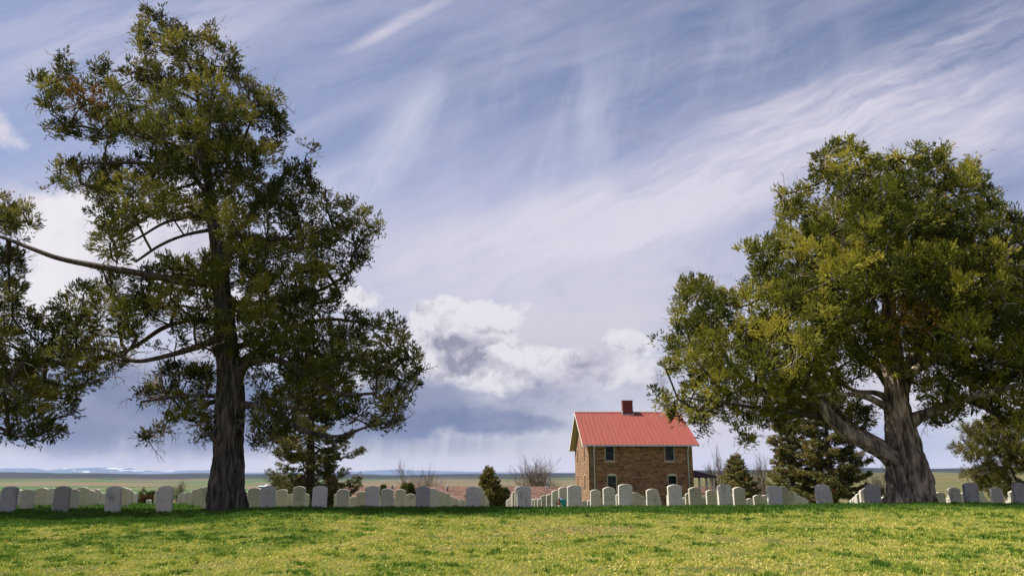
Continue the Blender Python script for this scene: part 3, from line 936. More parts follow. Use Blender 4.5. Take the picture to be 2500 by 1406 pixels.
Rholes = [(2185,760,70,50,.75),(2120,690,60,30,.5),(1775,800,40,40,.75),(2070,900,50,30,.5),(2270,880,60,40,.6),(2150,860,80,40,.8),(1960,600,30,18,.6),(2330,560,40,26,.4),(2390,700,50,40,.5),(2290,960,60,40,.5),(1720,930,50,22,.5),(2400,860,50,30,.4),(2250,640,40,26,.4),(1905,640,40,22,.9),(2000,470,24,20,.8),(2410,600,50,26,.7),(1845,760,36,26,.8),(2150,560,40,20,.6),(1950,800,50,20,.5),(2330,760,50,30,.6)]
baseR = at(2222, 1232, YR); baseR[2] = g1(baseR[0], baseR[1])
Rtrunk = [(2224,1238,112),(2222,1215,102),(2218,1180,95),(2214,1140,88),(2206,1090,70),(2197,1040,60),(2190,1000,54),(2186,960,50),(2184,920,44),(2180,860,38),(2172,780,30),(2165,690,24),(2158,600,18),(2150,500,12),(2120,420,8),(2095,360,4)]
Rlimbs = [
 [(2190,1125,58),(2150,1100,42,-.2),(2105,1076,36,-.35),(2062,1052,32,-.5),(2025,1015,27,-.6),(2000,975,20,-.5),(1950,930,15,-.3),(1890,880,16,-1.1),(1820,850,10,-1.2),(1740,840,6,-1.2)],
 [(2180,1110,40),(2120,1070,26,.3),(2070,1035,22,.5),(2030,985,18,.7),(1980,930,13,.9),(1930,860,8,1)],
 [(2188,1005,32),(2150,985,17,-.2),(2110,967,14,-.4),(2060,962,10,-.6),(1990,965,7,-.7)],
 [(2190,985,32),(2140,960,14,.3),(2090,955,11,.5),(2040,930,8,.6),(1960,900,5,.7)],
 [(2205,1040,46),(2250,1014,26,-.2),(2300,995,23,-.4),(2350,975,19,-.7),(2430,955,14,-1),(2520,930,8,-1.2)],
 [(2195,960,44),(2215,910,34,.3),(2240,850,28,.6),(2262,760,22,.8),(2290,660,16,1),(2300,560,11,1.1),(2310,440,6,1.1)],
 [(2182,940,42),(2150,900,32,.2),(2105,870,26,.3),(2075,830,22,.4),(2040,760,16,.4),(1990,680,12,.4),(1950,570,7,.4)],
 [(2185,920,30),(2240,900,22,-.5),(2300,860,17,-1),(2370,790,12,-1.3),(2430,700,8,-1.4),(2470,600,4,-1.4)],
 [(2180,900,28),(2120,800,20,-.6),(2080,700,15,-1.1),(2060,600,10,-1.3),(2040,480,6,-1.4)],
 [(2030,1000,24),(1960,985,15,.3),(1880,960,12,.6),(1790,900,9,.8),(1740,800,6,.9),(1700,740,4,.9)],
 [(2020,1020,20),(1960,1010,13,-.6),(1880,1000,9,-.8),(1780,985,7,-1),(1680,970,4,-1)],
]
def brownR(c):
    for (px, py, r) in ((2035, 722, 20), (2190, 770, 22), (2025, 462, 9), (2250, 800, 14)):
        q = at(px, py, c[1])
        if c[1] < YR + .3 and math.hypot(q[0] - c[0], q[2] - c[2]) < r * YR / 1960: return True
    return False
rl = at(2252, 1165, YR)
lumpsR = [(rl[0], rl[1] - .05, rl[2], .22, .13), (rl[0] - .1, rl[1] - .3, rl[2] - .1, .18, .09)]
nR = big_tree('juniper_tree', 'broad spreading juniper with a thick twisted pale trunk and low left limb at right', baseR, Rtrunk, Rlimbs, [Rpoly, Rhang], Rholes, YR, 9,
         (M['bark_right'], M['limb'], M['bark_right'], M['juniper_right']), 330, lumpsR, brownR, front=300, back=360, ntw=800, tint=(.35, .25), flare=.38, spacing=.62, ridge=.19)
print('clumps', nL, nR)

# ---- conifers with whorled branches
def conifer(name, label, px, top_py, Y, rad_px, seed, mat, drop=.25, first=.10, group=None, kind='spruce', dens=1.0, tint=(.38, .15), size=(.16, .28), shape=.8, tr=.012, cones=0.0, base_z=None, rag=.25, cat='tree'):
    rs = np.random.RandomState(seed)
    top = at(px, top_py, Y)
    x0, y0 = top[0], top[1]
    z0 = g1(x0, y0) if base_z is None else base_z
    H = top[2] - z0
    rad = rad_px * Y / 1960.
    root = thing(name, label, cat, (x0, y0, z0), group)
    zz = np.linspace(0, H * .97, 14)
    tp = np.stack([rs.normal(0, .004 * H, 14).cumsum(), rs.normal(0, .004 * H, 14).cumsum(), zz], 1)
    tp[0] = (tp[1][0], tp[1][1], -.3)
    tw = np.linspace(max(H * tr * 1.9, .03), .012, 14)
    V, F = tubes_np([tp], [tw], 10)
    mesh_np('trunk', V, F, M['bark'], root, smooth=True)
    bp, br, P, D = [], [], [], []
    z = H * first
    while z < H * .96:
        f = 1 - (z / H - first) / (1 - first)
        R_ = rad * (f ** shape) * (1.0 if f < .9 else .85)
        nb = rs.randint(4, 7)
        a0 = rs.rand() * 6.28
        for k in range(nb):
            an = a0 + k * 6.283 / nb + rs.normal(0, .25)
            L = max(.12, R_ * (1 - rag * rs.rand()))
            zb = z + rs.normal(0, .03 * H * .5)
            s = np.linspace(0, 1, 7)
            dz = -drop * L * np.sin(s * 2.2) * f + .32 * L * s * (1 - f) + .12 * L * s ** 3
            cx = np.interp(max(zb, 0), tp[:, 2], tp[:, 0]); cy = np.interp(max(zb, 0), tp[:, 2], tp[:, 1])
            pts = np.stack([cx + np.cos(an) * L * s, cy + np.sin(an) * L * s, zb + dz], 1)
            bp.append(pts); br.append(np.linspace(.006 + .012 * L, .004, 7))
            nt = max(5, int(L * 27 * dens))
            tt = .18 + .82 * rs.rand(nt) ** .75
            pp = np.stack([np.interp(tt, s, pts[:, i]) for i in range(3)], 1)
            side = np.array([-math.sin(an), math.cos(an), 0]); fw = np.array([math.cos(an), math.sin(an), 0])
            wdt = .34 * L * (1 - tt * .75) * rs.uniform(-1, 1, nt)
            pp = pp + side * wdt[:, None] + rs.normal(0, .03, (nt, 3))
            pp[:, 2] -= np.abs(wdt) * .25 + rs.rand(nt) * .07 * L
            dd = fw * .9 + side * np.sign(wdt)[:, None] * .7 + rs.normal(0, .35, (nt, 3)) + np.array([0, 0, .12])
            P.append(pp); D.append(dd)
        z += H * .045 * (.6 + .5 * f) + .02
    for q in range(6):
        P.append(np.array([[tp[-1, 0], tp[-1, 1], H - .1 - q * .08]]) + rs.normal(0, .02, (1, 3))); D.append(np.array([[0, 0, 1.0]]) + rs.normal(0, .25, (1, 3)))
    P = np.vstack(P); D = np.vstack(D)
    V, F = tubes_np(bp, br, 4)
    mesh_np('branches', V, F, M['limb'], root)
    lump = pnoise(P[:, 0] * 1.1 + seed, P[:, 1] * 1.1, P[:, 2] * 1.1)
    tint_ = np.clip(tint[0] + lump * .35 + rs.normal(0, tint[1] * .6, len(P)), 0, .83)
    if cones > 0: tint_[rs.rand(len(P)) < cones] = .98
    sz = (size[0] + (size[1] - size[0]) * rs.rand(len(P)))
    V, F, T = sprays(P, D, sz, tint_, kind, rs, 1.9)
    mesh_np('crown', V, F, mat, root, {'tint': T})
    return root

conifer('spruce_tree', 'dark spruce with a grey trunk behind the foliage of the tall left juniper', 775, 850, 33, 165, 21, M['spruce'], drop=.42, first=.10, shape=.42, size=(.15, .27), dens=2.0, tr=.020, rag=.55, tint=(.30, .15))
conifer('spruce_tree', 'large spruce with orange cones and a visible trunk, right one of a pair', 2008, 905, 42, 118, 22, M['spruce'], drop=.2, first=.07, shape=.5, size=(.18, .31), dens=2.3, cones=.012, tr=.015, rag=.35, group='pair of large spruces behind the headstones')
conifer('spruce_tree', 'slightly browner left one of the two large spruces behind the headstones', 1915, 950, 44, 70, 23, M['spruce'], drop=.2, first=.06, shape=.5, size=(.18, .31), dens=2.3, cones=.012, tint=(.46, .15), tr=.016, rag=.35, group='pair of large spruces behind the headstones')
conifer('young_spruce', 'small neat conical spruce beside the porch of the stone house', 1797, 1107, 58, 70, 24, M['spruce'], drop=.1, first=.03, shape=.85, size=(.20, .34), dens=1.3, cones=.03, tint=(.42, .15), tr=.014, rag=.18)
conifer('young_pine', 'brownish green young pine behind the headstones left of the stone house', 1193, 1139, 46, 66, 25, M['pine'], drop=-.05, first=.06, shape=1.05, size=(.18, .30), dens=1.35, tint=(.58, .14), tr=.016, rag=.45)
conifer('juniper_bush', 'low dark bush under the young pine left of the stone house', 1226, 1192, 47, 28, 26, M['juniper'], drop=-.1, first=.05, shape=.4, size=(.15, .26), dens=1.8, tint=(.10, .05), cat='bush')
conifer('juniper_bush', 'dark green bush left of the spruce trunk under the tall juniper', 737, 1158, 38, 34, 27, M['juniper'], drop=-.1, first=.04, shape=.6, size=(.14, .24), dens=1.7, tint=(.34, .1), cat='bush')
conifer('juniper_bush', 'rusty brown upright bush right of the spruce trunk', 808, 1158, 37, 22, 28, M['brown_bush'], drop=-.2, first=.04, shape=.55, size=(.13, .22), dens=1.8, tint=(.5, .2), cat='bush')
conifer('juniper_bush', 'small rounded dark bush in front of the long red roof', 994, 1180, 62, 26, 29, M['juniper'], drop=-.1, first=.04, shape=.35, size=(.16, .28), dens=1.7, tint=(.16, .08), cat='bush')
conifer('juniper_bush', 'narrow dark bush peeking between two headstones in front of the red roof', 936, 1183, 60, 9, 30, M['juniper'], drop=-.1, first=.04, shape=.5, size=(.14, .24), dens=1.9, tint=(.2, .08), cat='bush')
conifer('juniper_bush', 'low dark shrub at the foot of the young pine beside the small lone headstone', 1178, 1200, 50, 24, 31, M['juniper'], drop=-.1, first=.03, shape=.35, size=(.15, .26), dens=1.8, tint=(.08, .05), cat='bush')
conifer('juniper_bush', 'short rusty shrub left of the dark bush under the juniper', 703, 1184, 40, 18, 32, M['brown_bush'], drop=-.2, first=.04, shape=.4, size=(.12, .2), dens=1.8, tint=(.3, .2), cat='bush')

# ---- pine at the right edge
def pine_right():
    rs = np.random.RandomState(41)
    Y0 = 34.
    poly = [(2322,1050),(2350,1040),(2400,1020),(2500,1000),(2640,1000),(2700,1100),(2690,1200),(2600,1228),(2480,1225),(2400,1205),(2375,1180),(2345,1165),(2350,1145),(2400,1140),(2350,1120),(2326,1105),(2330,1085),(2360,1082),(2338,1068)]
    base = at(2540, 1228, Y0); base[2] = g1(base[0], base[1])
    root = thing('pine_tree', 'bushy olive pine behind the headstones at the right edge', 'tree', tuple(base))
    tr = []
    for px, py, w in ((2540, 1240, 26), (2535, 1190, 24), (2530, 1140, 20), (2520, 1080, 14), (2515, 1020, 8)):
        p = at(px, py, Y0); tr.append([*(p - base), w * .5 * Y0 / 1960])
    bark_tube('trunk', np.array(tr), M['limb'], root, n=20, seed=5, fr=4)
    holes = [(2440, 1120, 50, 18, .8), (2400, 1060, 30, 12, .7), (2470, 1165, 60, 22, .7)]
    C, Rr = crown_clumps([poly], holes, Y0, rs, .42, 120, 160, shrink=9)
    Rr = Rr * .85
    S = smooth_path(np.array(tr), .3)[:, :3] + base
    P, R, arr = grow(C, Rr, [S], rs)
    V, F = tubes_np([p - base for p in P], R, 5)
    mesh_np('branches', V, F, M['limb'], root)
    dp, dr = dead_twigs(arr, C, 120, rs, .3, .8)
    V, F = tubes_np([p - base for p in dp], [r * 1.5 for r in dr], 4)
    mesh_np('dead_twigs', V, F, M['twig'], root)
    foliage('crown', C - base, Rr, root, M['pine'], 'pine', rs, per=62, size=(.18, .30), tint=(.45, .16), wid=1.3)
pine_right()

# ---- leafless trees
def bare_tree(label, px, top_py, Y, spread_px, seed, stems=5, group=None, rad=.05, th=1.0, name='bare_tree', mat=None, lv=5):
    rs = np.random.RandomState(seed)
    top = at(px, top_py, Y)
    x0, y0 = top[0], top[1]; z0 = g1(x0, y0)
    H = top[2] - z0; sp = spread_px * .5 * Y / 1960.
    root = thing(name, label, 'tree', (x0, y0, z0), group)
    P, R = [], []
    tw_P, tw_R = [], []
    def grow_(p, d, L, r, lev):
        n = 5
        pts = [p]
        for i in range(n):
            d = d + rs.normal(0, .10, 3) + np.array([0, 0, .05]); d /= np.linalg.norm(d)
            pts.append(pts[-1] + d * L / n)
        (P if lev >= lv - 2 else tw_P).append(np.array(pts)); (R if lev >= lv - 2 else tw_R).append(np.linspace(r, r * .62, n + 1))
        if lev == 0: return
        for k in range(rs.randint(3, 6)):
            a_ = rs.randint(1, n + 1)
            dd = d + rs.normal(0, .42, 3); dd /= np.linalg.norm(dd)
            grow_(pts[a_], dd, L * (.62 + .2 * rs.rand()), max(r * .60, .004), lev - 1)
    for s in range(stems):
        an = s * 6.283 / stems + rs.rand()
        lean = min(.75, sp / H) * (.35 + .75 * rs.rand())
        d = np.array([math.cos(an) * lean, math.sin(an) * lean, 1.0]); d /= np.linalg.norm(d)
        grow_(np.array([math.cos(an) * .08, math.sin(an) * .08, -.1]), d, H * .36, rad * (H / 5), lv - 1)
    zmax = np.percentile(np.vstack(tw_P)[:, 2], 98.5); sc = H / zmax
    xm = np.percentile(np.abs(np.vstack(tw_P)[:, 0]), 97); sx = min(1.6, max(.6, sp / xm))
    S = np.array([sx, sx, sc])
    V, F = tubes_np([p * S for p in P], R, 6)
    mesh_np('trunk', V, F, mat or M['bare'], root, smooth=True)
    V, F = tubes_np([p * S for p in tw_P], [r * th for r in tw_R], 3)
    mesh_np('twigs', V, F, mat or M['bare'], root)
GB = 'leafless trees behind the cemetery'
bare_tree('wide leafless tree behind the red roof, just left of the stone house', 1310, 1126, 112, 112, 51, 7, GB, .06, 1.0)
bare_tree('wide leafless tree behind the red roof, seen over the headstones in the middle', 1028, 1144, 116, 120, 52, 7, GB, .06, 1.0)
bare_tree('leafless tree above the porch roof of the stone house', 1752, 1108, 96, 66, 53, 3, GB, .055, 1.0)
bare_tree('leafless tree between the small conical spruce and the large spruces', 1850, 1118, 92, 60, 54, 4, GB, .05, 1.0)
bare_tree('leafless shrub left of the thick pale trunk of the right juniper', 2140, 1138, 46, 80, 55, 5, GB, .05, 1.0)
bare_tree('leafless small tree behind headstones under the tall juniper, left of the bushes', 690, 1150, 44, 70, 56, 4, GB, .05, 1.0)
bare_tree('leafless small tree just left of the tall juniper trunk', 442, 1176, 74, 44, 57, 5, GB, .05, 1.0)

# ---- far dark trees in the valley at left
def far_tree(label, px, py, Y, r_px, seed):
    rs = np.random.RandomState(seed)
    p = at(px, py, Y); z0 = g1(p[0], p[1]); r = r_px * Y / 1960.
    root = thing('distant_tree', label, 'tree', (p[0], p[1], z0), 'dark trees far behind the left headstones')
    H = p[2] - z0
    V, F = tubes_np([np.array([[0, 0, -.3], [0.1, 0, H * .5], [0, 0, H * .8]])], [np.array([.2, .14, .08])], 6)
    mesh_np('trunk', V, F, M['bark'], root)
    n = 26
    C = rs.normal(size=(n, 3)); C /= np.linalg.norm(C, axis=1, keepdims=True)
    C = C * rs.rand(n, 1) ** .4 * np.array([r, r, H * .36]) + np.array([0, 0, H * .62])
    foliage('crown', C, np.full(n, r * .36), root, M['juniper'], 'juniper', rs, per=10, size=(.5, .9), tint=(.12, .08), wid=1.4)
for i, (px, py, r, lab) in enumerate(((352, 1196, 9, 'leftmost small dark tree far behind the left headstones'), (366, 1192, 10, 'second from the left of the small dark distant trees'), (381, 1195, 9, 'middle one of the small dark distant trees'),
                         (397, 1198, 8, 'distant dark tree partly behind the headstone left of the tall trunk'), (340, 1202, 7, 'lowest distant dark tree beside the third front headstone from the left'))):
    far_tree(lab, px, py, 150 + 5 * i, r, 70 + i)

# ------------------------------------------------------------------ headstones
def mat_marble(name, mul=(1, 1, 1)):
    m, t, bs, e = mat_new(name)
    tc = t.nodes.new('ShaderNodeTexCoord').outputs['Object']
    oi = t.nodes.new('ShaderNodeObjectInfo')
    rnd = oi.outputs['Random']
    v = e.vm('ADD', tc, e.vec(e.mul(rnd, 57.0), e.mul(rnd, 31.0), e.mul(rnd, 13.0)))
    n1 = e.noise(e.mapp(v, (0, 0, 0), (0, 0, 0), (3, 3, 1.6)), 2.2, 6, .62, .6)
    n2 = e.noise(e.mapp(v, (0, 0, 0), (0, .5, 0), (2, 2, 7)), 1.6, 5, .6, 1.2)
    n3 = e.noise(e.mapp(v, (5, 0, 0), (0, 0, 0), (9, 9, 1.2)), 1.6, 5, .6)
    col = e.mix(e.lin(rnd, 0, 1), (.55, .495, .410), (.58, .545, .475))
    col = e.mix(e.ss(e.m('FRACT', e.mul(rnd, 7.31)), .45, 1.0, 0, .5), col, (.34, .31, .25))
    col = e.mix(e.ss(n2, .56, .70, 0, .5), (col), (.27, .28, .28))
    st = e.ss(e.m('FRACT', e.mul(rnd, 3.77)), .35, 1.0, .15, .85)
    col = e.mix(e.mul(e.ss(n1, .48, .72), st), col, (.20, .19, .16))
    col = e.mix(e.ss(n3, .58, .74, 0, .35), col, (.28, .26, .22))
    # worn, unreadable rows of carved lettering on the front of some stones
    sp = nd(t, 'ShaderNodeSeparateXYZ', {}, {0: tc})
    x, y, z = sp.outputs
    rows = e.ss(e.m('FRACT', e.mul(z, 19.0)), .52, .62)
    dash = e.ss(e.noise(e.vec(e.mul(x, 85.0), e.m('FLOOR', e.mul(z, 19.0)), e.mul(rnd, 40.0)), 1.0, 1, .5), .47, .55)
    win = e.mul(e.mul(e.ss(e.m('ABSOLUTE', x), .115, .10), e.ss(z, .22, .24)), e.ss(z, .46, .44))
    face = e.ss(y, -.045, -.05)
    has = e.m('GREATER_THAN', e.m('FRACT', e.mul(rnd, 11.3)), .35)
    let = e.mul(e.mul(e.mul(rows, dash), e.mul(win, face)), has)
    col = e.mix(e.mul(let, .42), col, (.14, .14, .13))
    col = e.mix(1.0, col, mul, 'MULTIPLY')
    t.links.new(col, bs.inputs['Base Color'])
    bs.inputs['Roughness'].default_value = .75
    b = nd(t, 'ShaderNodeBump', {}, {'Strength': .35, 'Distance': .004, 'Height': e.noise(v, 60, 4, .7)})
    t.links.new(b.outputs[0], bs.inputs['Normal'])
    return m
M['marble'] = mat_marble('weathered_marble')
M['marble_shade_grey'] = mat_marble('shade_grey_weathered_marble', (.62, .62, .66))  # darker cool multiplier: tree shade painted in, along with greyer stone

def stone_mesh(h, w=.335, d=.112, rise=.052, seed=0):
    poly = [(-w / 2, -.25), (w / 2, -.25), (w / 2, h - rise)]
    n = 12
    for i in range(1, n):
        a_ = 1 - 2 * i / n
        poly.append((a_ * w / 2, h - rise * a_ * a_))
    poly.append((-w / 2, h - rise))
    mb = MB()
    mb.prism(poly, 'y', -d / 2, d / 2)
    ob = mb.build('tmp', M['marble'], None, bevel=.013)
    me = ob.data
    bpy.data.objects.remove(ob)
    me.name = 'headstone_mesh'
    return me
HV = [.52, .545, .56, .58, .60]
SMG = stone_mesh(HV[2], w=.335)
SMG.materials[0] = M['marble_shade_grey']
SM = [stone_mesh(h, w=.325 + .005 * (i % 4)) for i, h in enumerate(HV)]
ORD = ['first', 'second', 'third', 'fourth', 'fifth', 'sixth', 'seventh', 'eighth', 'ninth', 'tenth', 'eleventh', 'twelfth', 'thirteenth', 'fourteenth', 'fifteenth', 'sixteenth', 'seventeenth',
       'eighteenth', 'nineteenth', 'twentieth', 'twenty-first', 'twenty-second', 'twenty-third', 'twenty-fourth', 'twenty-fifth', 'twenty-sixth', 'twenty-seventh', 'twenty-eighth', 'twenty-ninth', 'thirtieth']
TOP0 = {-10: 1187, -9: 1186, -8: 1185.5, -7: 1184.5, -6: 1185, -5: 1185, -4: 1184.6, -3: 1185, -2: 1185, -1: 1186, 0: 1184.5, 1: 1182.5, 2: 1181.5, 3: 1183, 4: 1182, 5: 1184, 6: 1181, 7: 1181, 8: 1181, 9: 1179, 10: 1178}
FRONT = {-10: 'dark grey front headstone in tree shade, leftmost in the photo', -9: 'dark grey shaded front headstone, second from the left',
         -8: 'warm beige front headstone with a dark vertical stain, third from the left', -7: 'pinkish grey front headstone standing just left of the tall juniper trunk',
         -6: 'front headstone hidden behind the tall juniper trunk', -5: 'plain shaded grey front headstone, first right of the tall juniper trunk',
         -4: 'bluish grey front headstone with carved lettering and a dark blotch at its right', -3: 'plain smooth grey front headstone with faint veins, third right of the tall juniper trunk',
         -2: 'dark bluish front headstone with rows of carved lettering, in the middle left', -1: 'pale grey front headstone left of the aisle with the small lone stone',
         0: 'pale front headstone with faint lettering right of the aisle, below the bare tree', 1: 'tall pale front headstone just right of the teal bouquet, below the house corner',
         2: 'tall pale front headstone in front of the lower left house window', 3: 'tall pale front headstone in front of the lower right house window',
         4: 'tall pale front headstone right of the porch posts, before the small spruce', 5: 'front headstone with a dark brown stain below the left large spruce',
         6: 'isolated clean pale front headstone below the trunk of the large spruce', 7: 'grey veined front headstone with dark horizontal bands left of the pale twisted trunk',
         8: 'front headstone hidden behind the thick pale juniper trunk', 9: 'dark bluish grey front headstone, first right of the pale twisted trunk', 10: 'dark bluish grey front headstone at the right edge of the photo'}
rsS = np.random.RandomState(77)
SG = 'white marble headstones standing in rows'
GAPS = {(0, -6), (0, 8), (1, -9), (3, 2), (5, 4), (4, -8), (6, 7), (2, 6)}
NROW = 9
count = 0
for j in range(NROW):
    cand = []
    for k in range(-32, 33):
        X = .29 - .0194 * 2.82 * j + 1.19 * k
        Y = 19 + 2.82 * j + .03 * 1.19 * k
        px = 1250 + 1960 * X / Y
        if -45 < px < 2545: cand.append((k, X, Y, px))
    n = 0
    for (k, X, Y, px) in cand:
        if (j, k) in GAPS: continue
        X += rsS.normal(0, .012); Y += rsS.normal(0, .012)
        z = g1(X, Y)
        vi = rsS.randint(0, 5)
        o = bpy.data.objects.new('headstone', SM[vi])
        dz = 0
        if j == 0:
            zt = at(px, TOP0[k], Y)[2]
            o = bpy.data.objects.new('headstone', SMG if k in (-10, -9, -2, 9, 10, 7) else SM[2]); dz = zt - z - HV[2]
            dz = max(-.06, min(.08, dz))
        link(o)
        o.location = (X, Y, z + dz + rsS.normal(0, .008))
        o.rotation_euler = (rsS.normal(0, .010), rsS.normal(0, .012), .10 + rsS.normal(0, .02))
        if j == 0:
            lab = FRONT[k]
        else:
            rown = ORD[j]
            if k == 0: pl = 'directly behind the front stone right of the aisle'
            elif k > 0: pl = '%s file right of the one bordering the aisle' % ORD[k - 1]
            else: pl = '%s file left of the aisle' % ORD[-k - 1]
            shade = 'sunlit pale marble headstone' if k > -7 else 'pale marble headstone'
            lab = '%s, %s row back, %s' % (shade, rown, pl)
        tag(o, lab, 'headstone', SG)
        n += 1; count += 1
for (px, py, Y, lab) in ((1212, 1222.5, 62, 'small lone white headstone far off at the end of the aisle'), (364, 1218.5, 52, 'small lone white headstone far off left of the tall trunk')):
    p = at(px, py, Y)
    z = p[2] - .56
    o = link(bpy.data.objects.new('headstone', SM[2])); o.location = (p[0], p[1], z); o.rotation_euler = (0, 0, .02)
    tag(o, lab, 'headstone', SG); count += 1
print('stones', count)

# ---- teal bouquet leaning by a headstone
def bouquet():
    p = at(1370, 1235, 20.6)
    z0 = g1(p[0], p[1])
    root = thing('bouquet', 'bouquet in teal foil with red, magenta and yellow flowers on the grass by a headstone', 'bouquet', (p[0], p[1], z0))
    rs = np.random.RandomState(6)
    foil = mat_plain('teal_foil', (.005, .30, .42), .3, .2, .3, 20)
    # crumpled cone of foil opening to the upper left
    n, m = 26, 8
    V = []
    for i in range(m):
        s = i / (m - 1)
        for k in range(n):
            a_ = k * 6.283 / n
            r = (.018 + .085 * s) * (1 + .16 * math.sin(a_ * 5 + s * 3) * s)
            q = np.array([r * math.cos(a_), r * math.sin(a_), s * .19 + .012 * math.sin(a_ * 7) * s])
            q[0] += .10 - .085 * s
            V.append(q + rs.normal(0, .003, 3) * s + np.array([0, 0, .06]))
    i = np.arange(m - 1)[:, None] * n; j = np.arange(n)[None]
    F = np.stack([i + j, i + (j + 1) % n, i + n + (j + 1) % n, i + n + j], -1).reshape(-1, 4)
    mesh_np('foil_wrap', np.array(V), F, foil, root)
    mb = MB()
    for k in range(6): mb.tube([(.10 + rs.normal(0, .006), rs.normal(0, .006), -.02), (.07 + rs.normal(0, .02), rs.normal(0, .02), .12), (-.01 + rs.normal(0, .03), rs.normal(0, .02), .23)], .003, 5)
    mb.build('stems', mat_plain('stem_green', (.03, .09, .02)), root)
    cols = {'red': (.35, .01, .02), 'magenta': (.45, .02, .25), 'yellow': (.65, .38, .04), 'purple': (.06, .02, .10), 'white': (.75, .85, .88)}
    for nm, c, pos in (('red', 'red', (-.05, -.07, .15)), ('m', 'magenta', (-.06, -.05, .225)), ('y', 'yellow', (-.075, -.07, .185)), ('p', 'purple', (-.11, -.02, .165)), ('r2', 'red', (-.03, -.03, .27)), ('w', 'white', (0.0, -.05, .265)), ('r3', 'magenta', (.03, .02, .28))):
        mb = MB()
        for layer, (rr, zz) in enumerate(((.032, 0), (.024, .008), (.014, .014))):
            for q in range(7):
                a_ = q * .898 + layer * .4
                c_, s_ = math.cos(a_), math.sin(a_)
                P0 = Vector(pos)
                mb.face([P0 + Vector((c_ * .004, -zz, s_ * .004)), P0 + Vector((c_ * rr * .7 - s_ * rr * .42, -zz - .006, s_ * rr * .7 + c_ * rr * .42)),
                         P0 + Vector((c_ * rr * 1.1, -zz, s_ * rr * 1.1)), P0 + Vector((c_ * rr * .7 + s_ * rr * .42, -zz - .006, s_ * rr * .7 - c_ * rr * .42))])
        mb.build('flower', mat_plain('petal_' + c, cols[c], .6), root)
bouquet()

# ------------------------------------------------------------------ stone house
def mat_masonry(name, shade=1.0):
    m, t, bs, e = mat_new(name)
    uvn = t.nodes.new('ShaderNodeUVMap').outputs[0]
    w = e.vm('MULTIPLY', e.vm('SUBTRACT', e.noise(uvn, 2.6, 3, .6, out=1), (.5, .5, .5)), (.10, .05, 0))
    uv_ = e.vm('ADD', uvn, w)
    def br(bw, rh, seed, mort):
        n = nd(t, 'ShaderNodeTexBrick', {'offset': .5, 'squash': 1.3, 'squash_frequency': 3, 'offset_frequency': 2},
               {'Vector': e.mapp(uv_, (seed, seed * .37, 0)), 'Color1': (0, 0, 0, 1), 'Color2': (1, 1, 1, 1), 'Mortar': (.5, .5, .5, 1), 'Scale': 1.0, 'Mortar Size': mort, 'Mortar Smooth': .25, 'Bias': 0.0, 'Brick Width': bw, 'Row Height': rh})
        return n
    b1 = br(.42, .165, 0, .022)
    cr = t.nodes.new('ShaderNodeValToRGB')
    t.links.new(b1.outputs[0], cr.inputs[0])
    el = cr.color_ramp.elements
    el[0].color = (.060, .022, .008, 1); el[1].color = (.44, .250, .105, 1)
    for p, c in ((.25, (.150, .066, .026)), (.5, (.22, .120, .052)), (.75, (.27, .130, .048))):
        q = el.new(p); q.color = (*c, 1)
    n1 = e.noise(uvn, 9.0, 5, .65)
    col = e.mix(e.mul(e.ss(n1, .3, .75), .4), cr.outputs[0], (.075, .044, .022))
    big = e.noise(uvn, .9, 3, .5)
    col = e.mix(e.mul(e.ss(big, .42, .7), .25), col, (.26, .150, .07))
    col = e.mix(e.mul(b1.outputs['Fac'], .9), col, (.36, .28, .20))
    col = e.mix(1.0, col, (.95, .83, .72), 'MULTIPLY')
    t.links.new(col, bs.inputs['Base Color'])
    bs.inputs['Roughness'].default_value = .9
    h = e.add(e.mul(b1.outputs['Fac'], -1.0), e.mul(n1, .5))
    b = nd(t, 'ShaderNodeBump', {}, {'Strength': 1.0, 'Distance': .035, 'Height': h})
    t.links.new(b.outputs[0], bs.inputs['Normal'])
    return m
M['masonry'] = mat_masonry('coursed_sandstone')
M['voussoir'] = mat_plain('arch_stone', (.26, .13, .07), .9, var=.35, scale=3.0, bump=.6)
M['sill'] = mat_plain('sill_stone', (.40, .27, .15), .9, var=.2, scale=5, bump=.4)
M['white_wood'] = mat_plain('cream_paint', (.62, .61, .52), .6, var=.08)
M['soffit'] = mat_plain('tan_boards', (.46, .38, .28), .7, var=.12)
M['green_sash'] = mat_plain('dark_green_paint', (.05, .085, .075), .5, var=.1)
M['pipe'] = mat_plain('dark_pipe', (.10, .10, .12), .6)
M['galv'] = mat_plain('galvanised_pipe', (.52, .55, .60), .55, .0, .1)
def mat_glass():
    m, t, bs, e = mat_new('window_glass')
    tc = t.nodes.new('ShaderNodeTexCoord').outputs['Object']
    n = e.noise(tc, 1.6, 3, .5)
    t.links.new(e.mix(e.ss(n, .4, .7), (.006, .008, .009), (.035, .038, .040)), bs.inputs['Base Color'])
    bs.inputs['Roughness'].default_value = .12
    bs.inputs['Specular IOR Level'].default_value = .22
    b = nd(t, 'ShaderNodeBump', {}, {'Strength': .12, 'Distance': .02, 'Height': e.noise(tc, 2.5, 2, .5)})
    t.links.new(b.outputs[0], bs.inputs['Normal'])
    return m
M['glass'] = mat_glass()
def tc_x(t, tc):
    return nd(t, 'ShaderNodeSeparateXYZ', {}, {0: tc}).outputs[0]
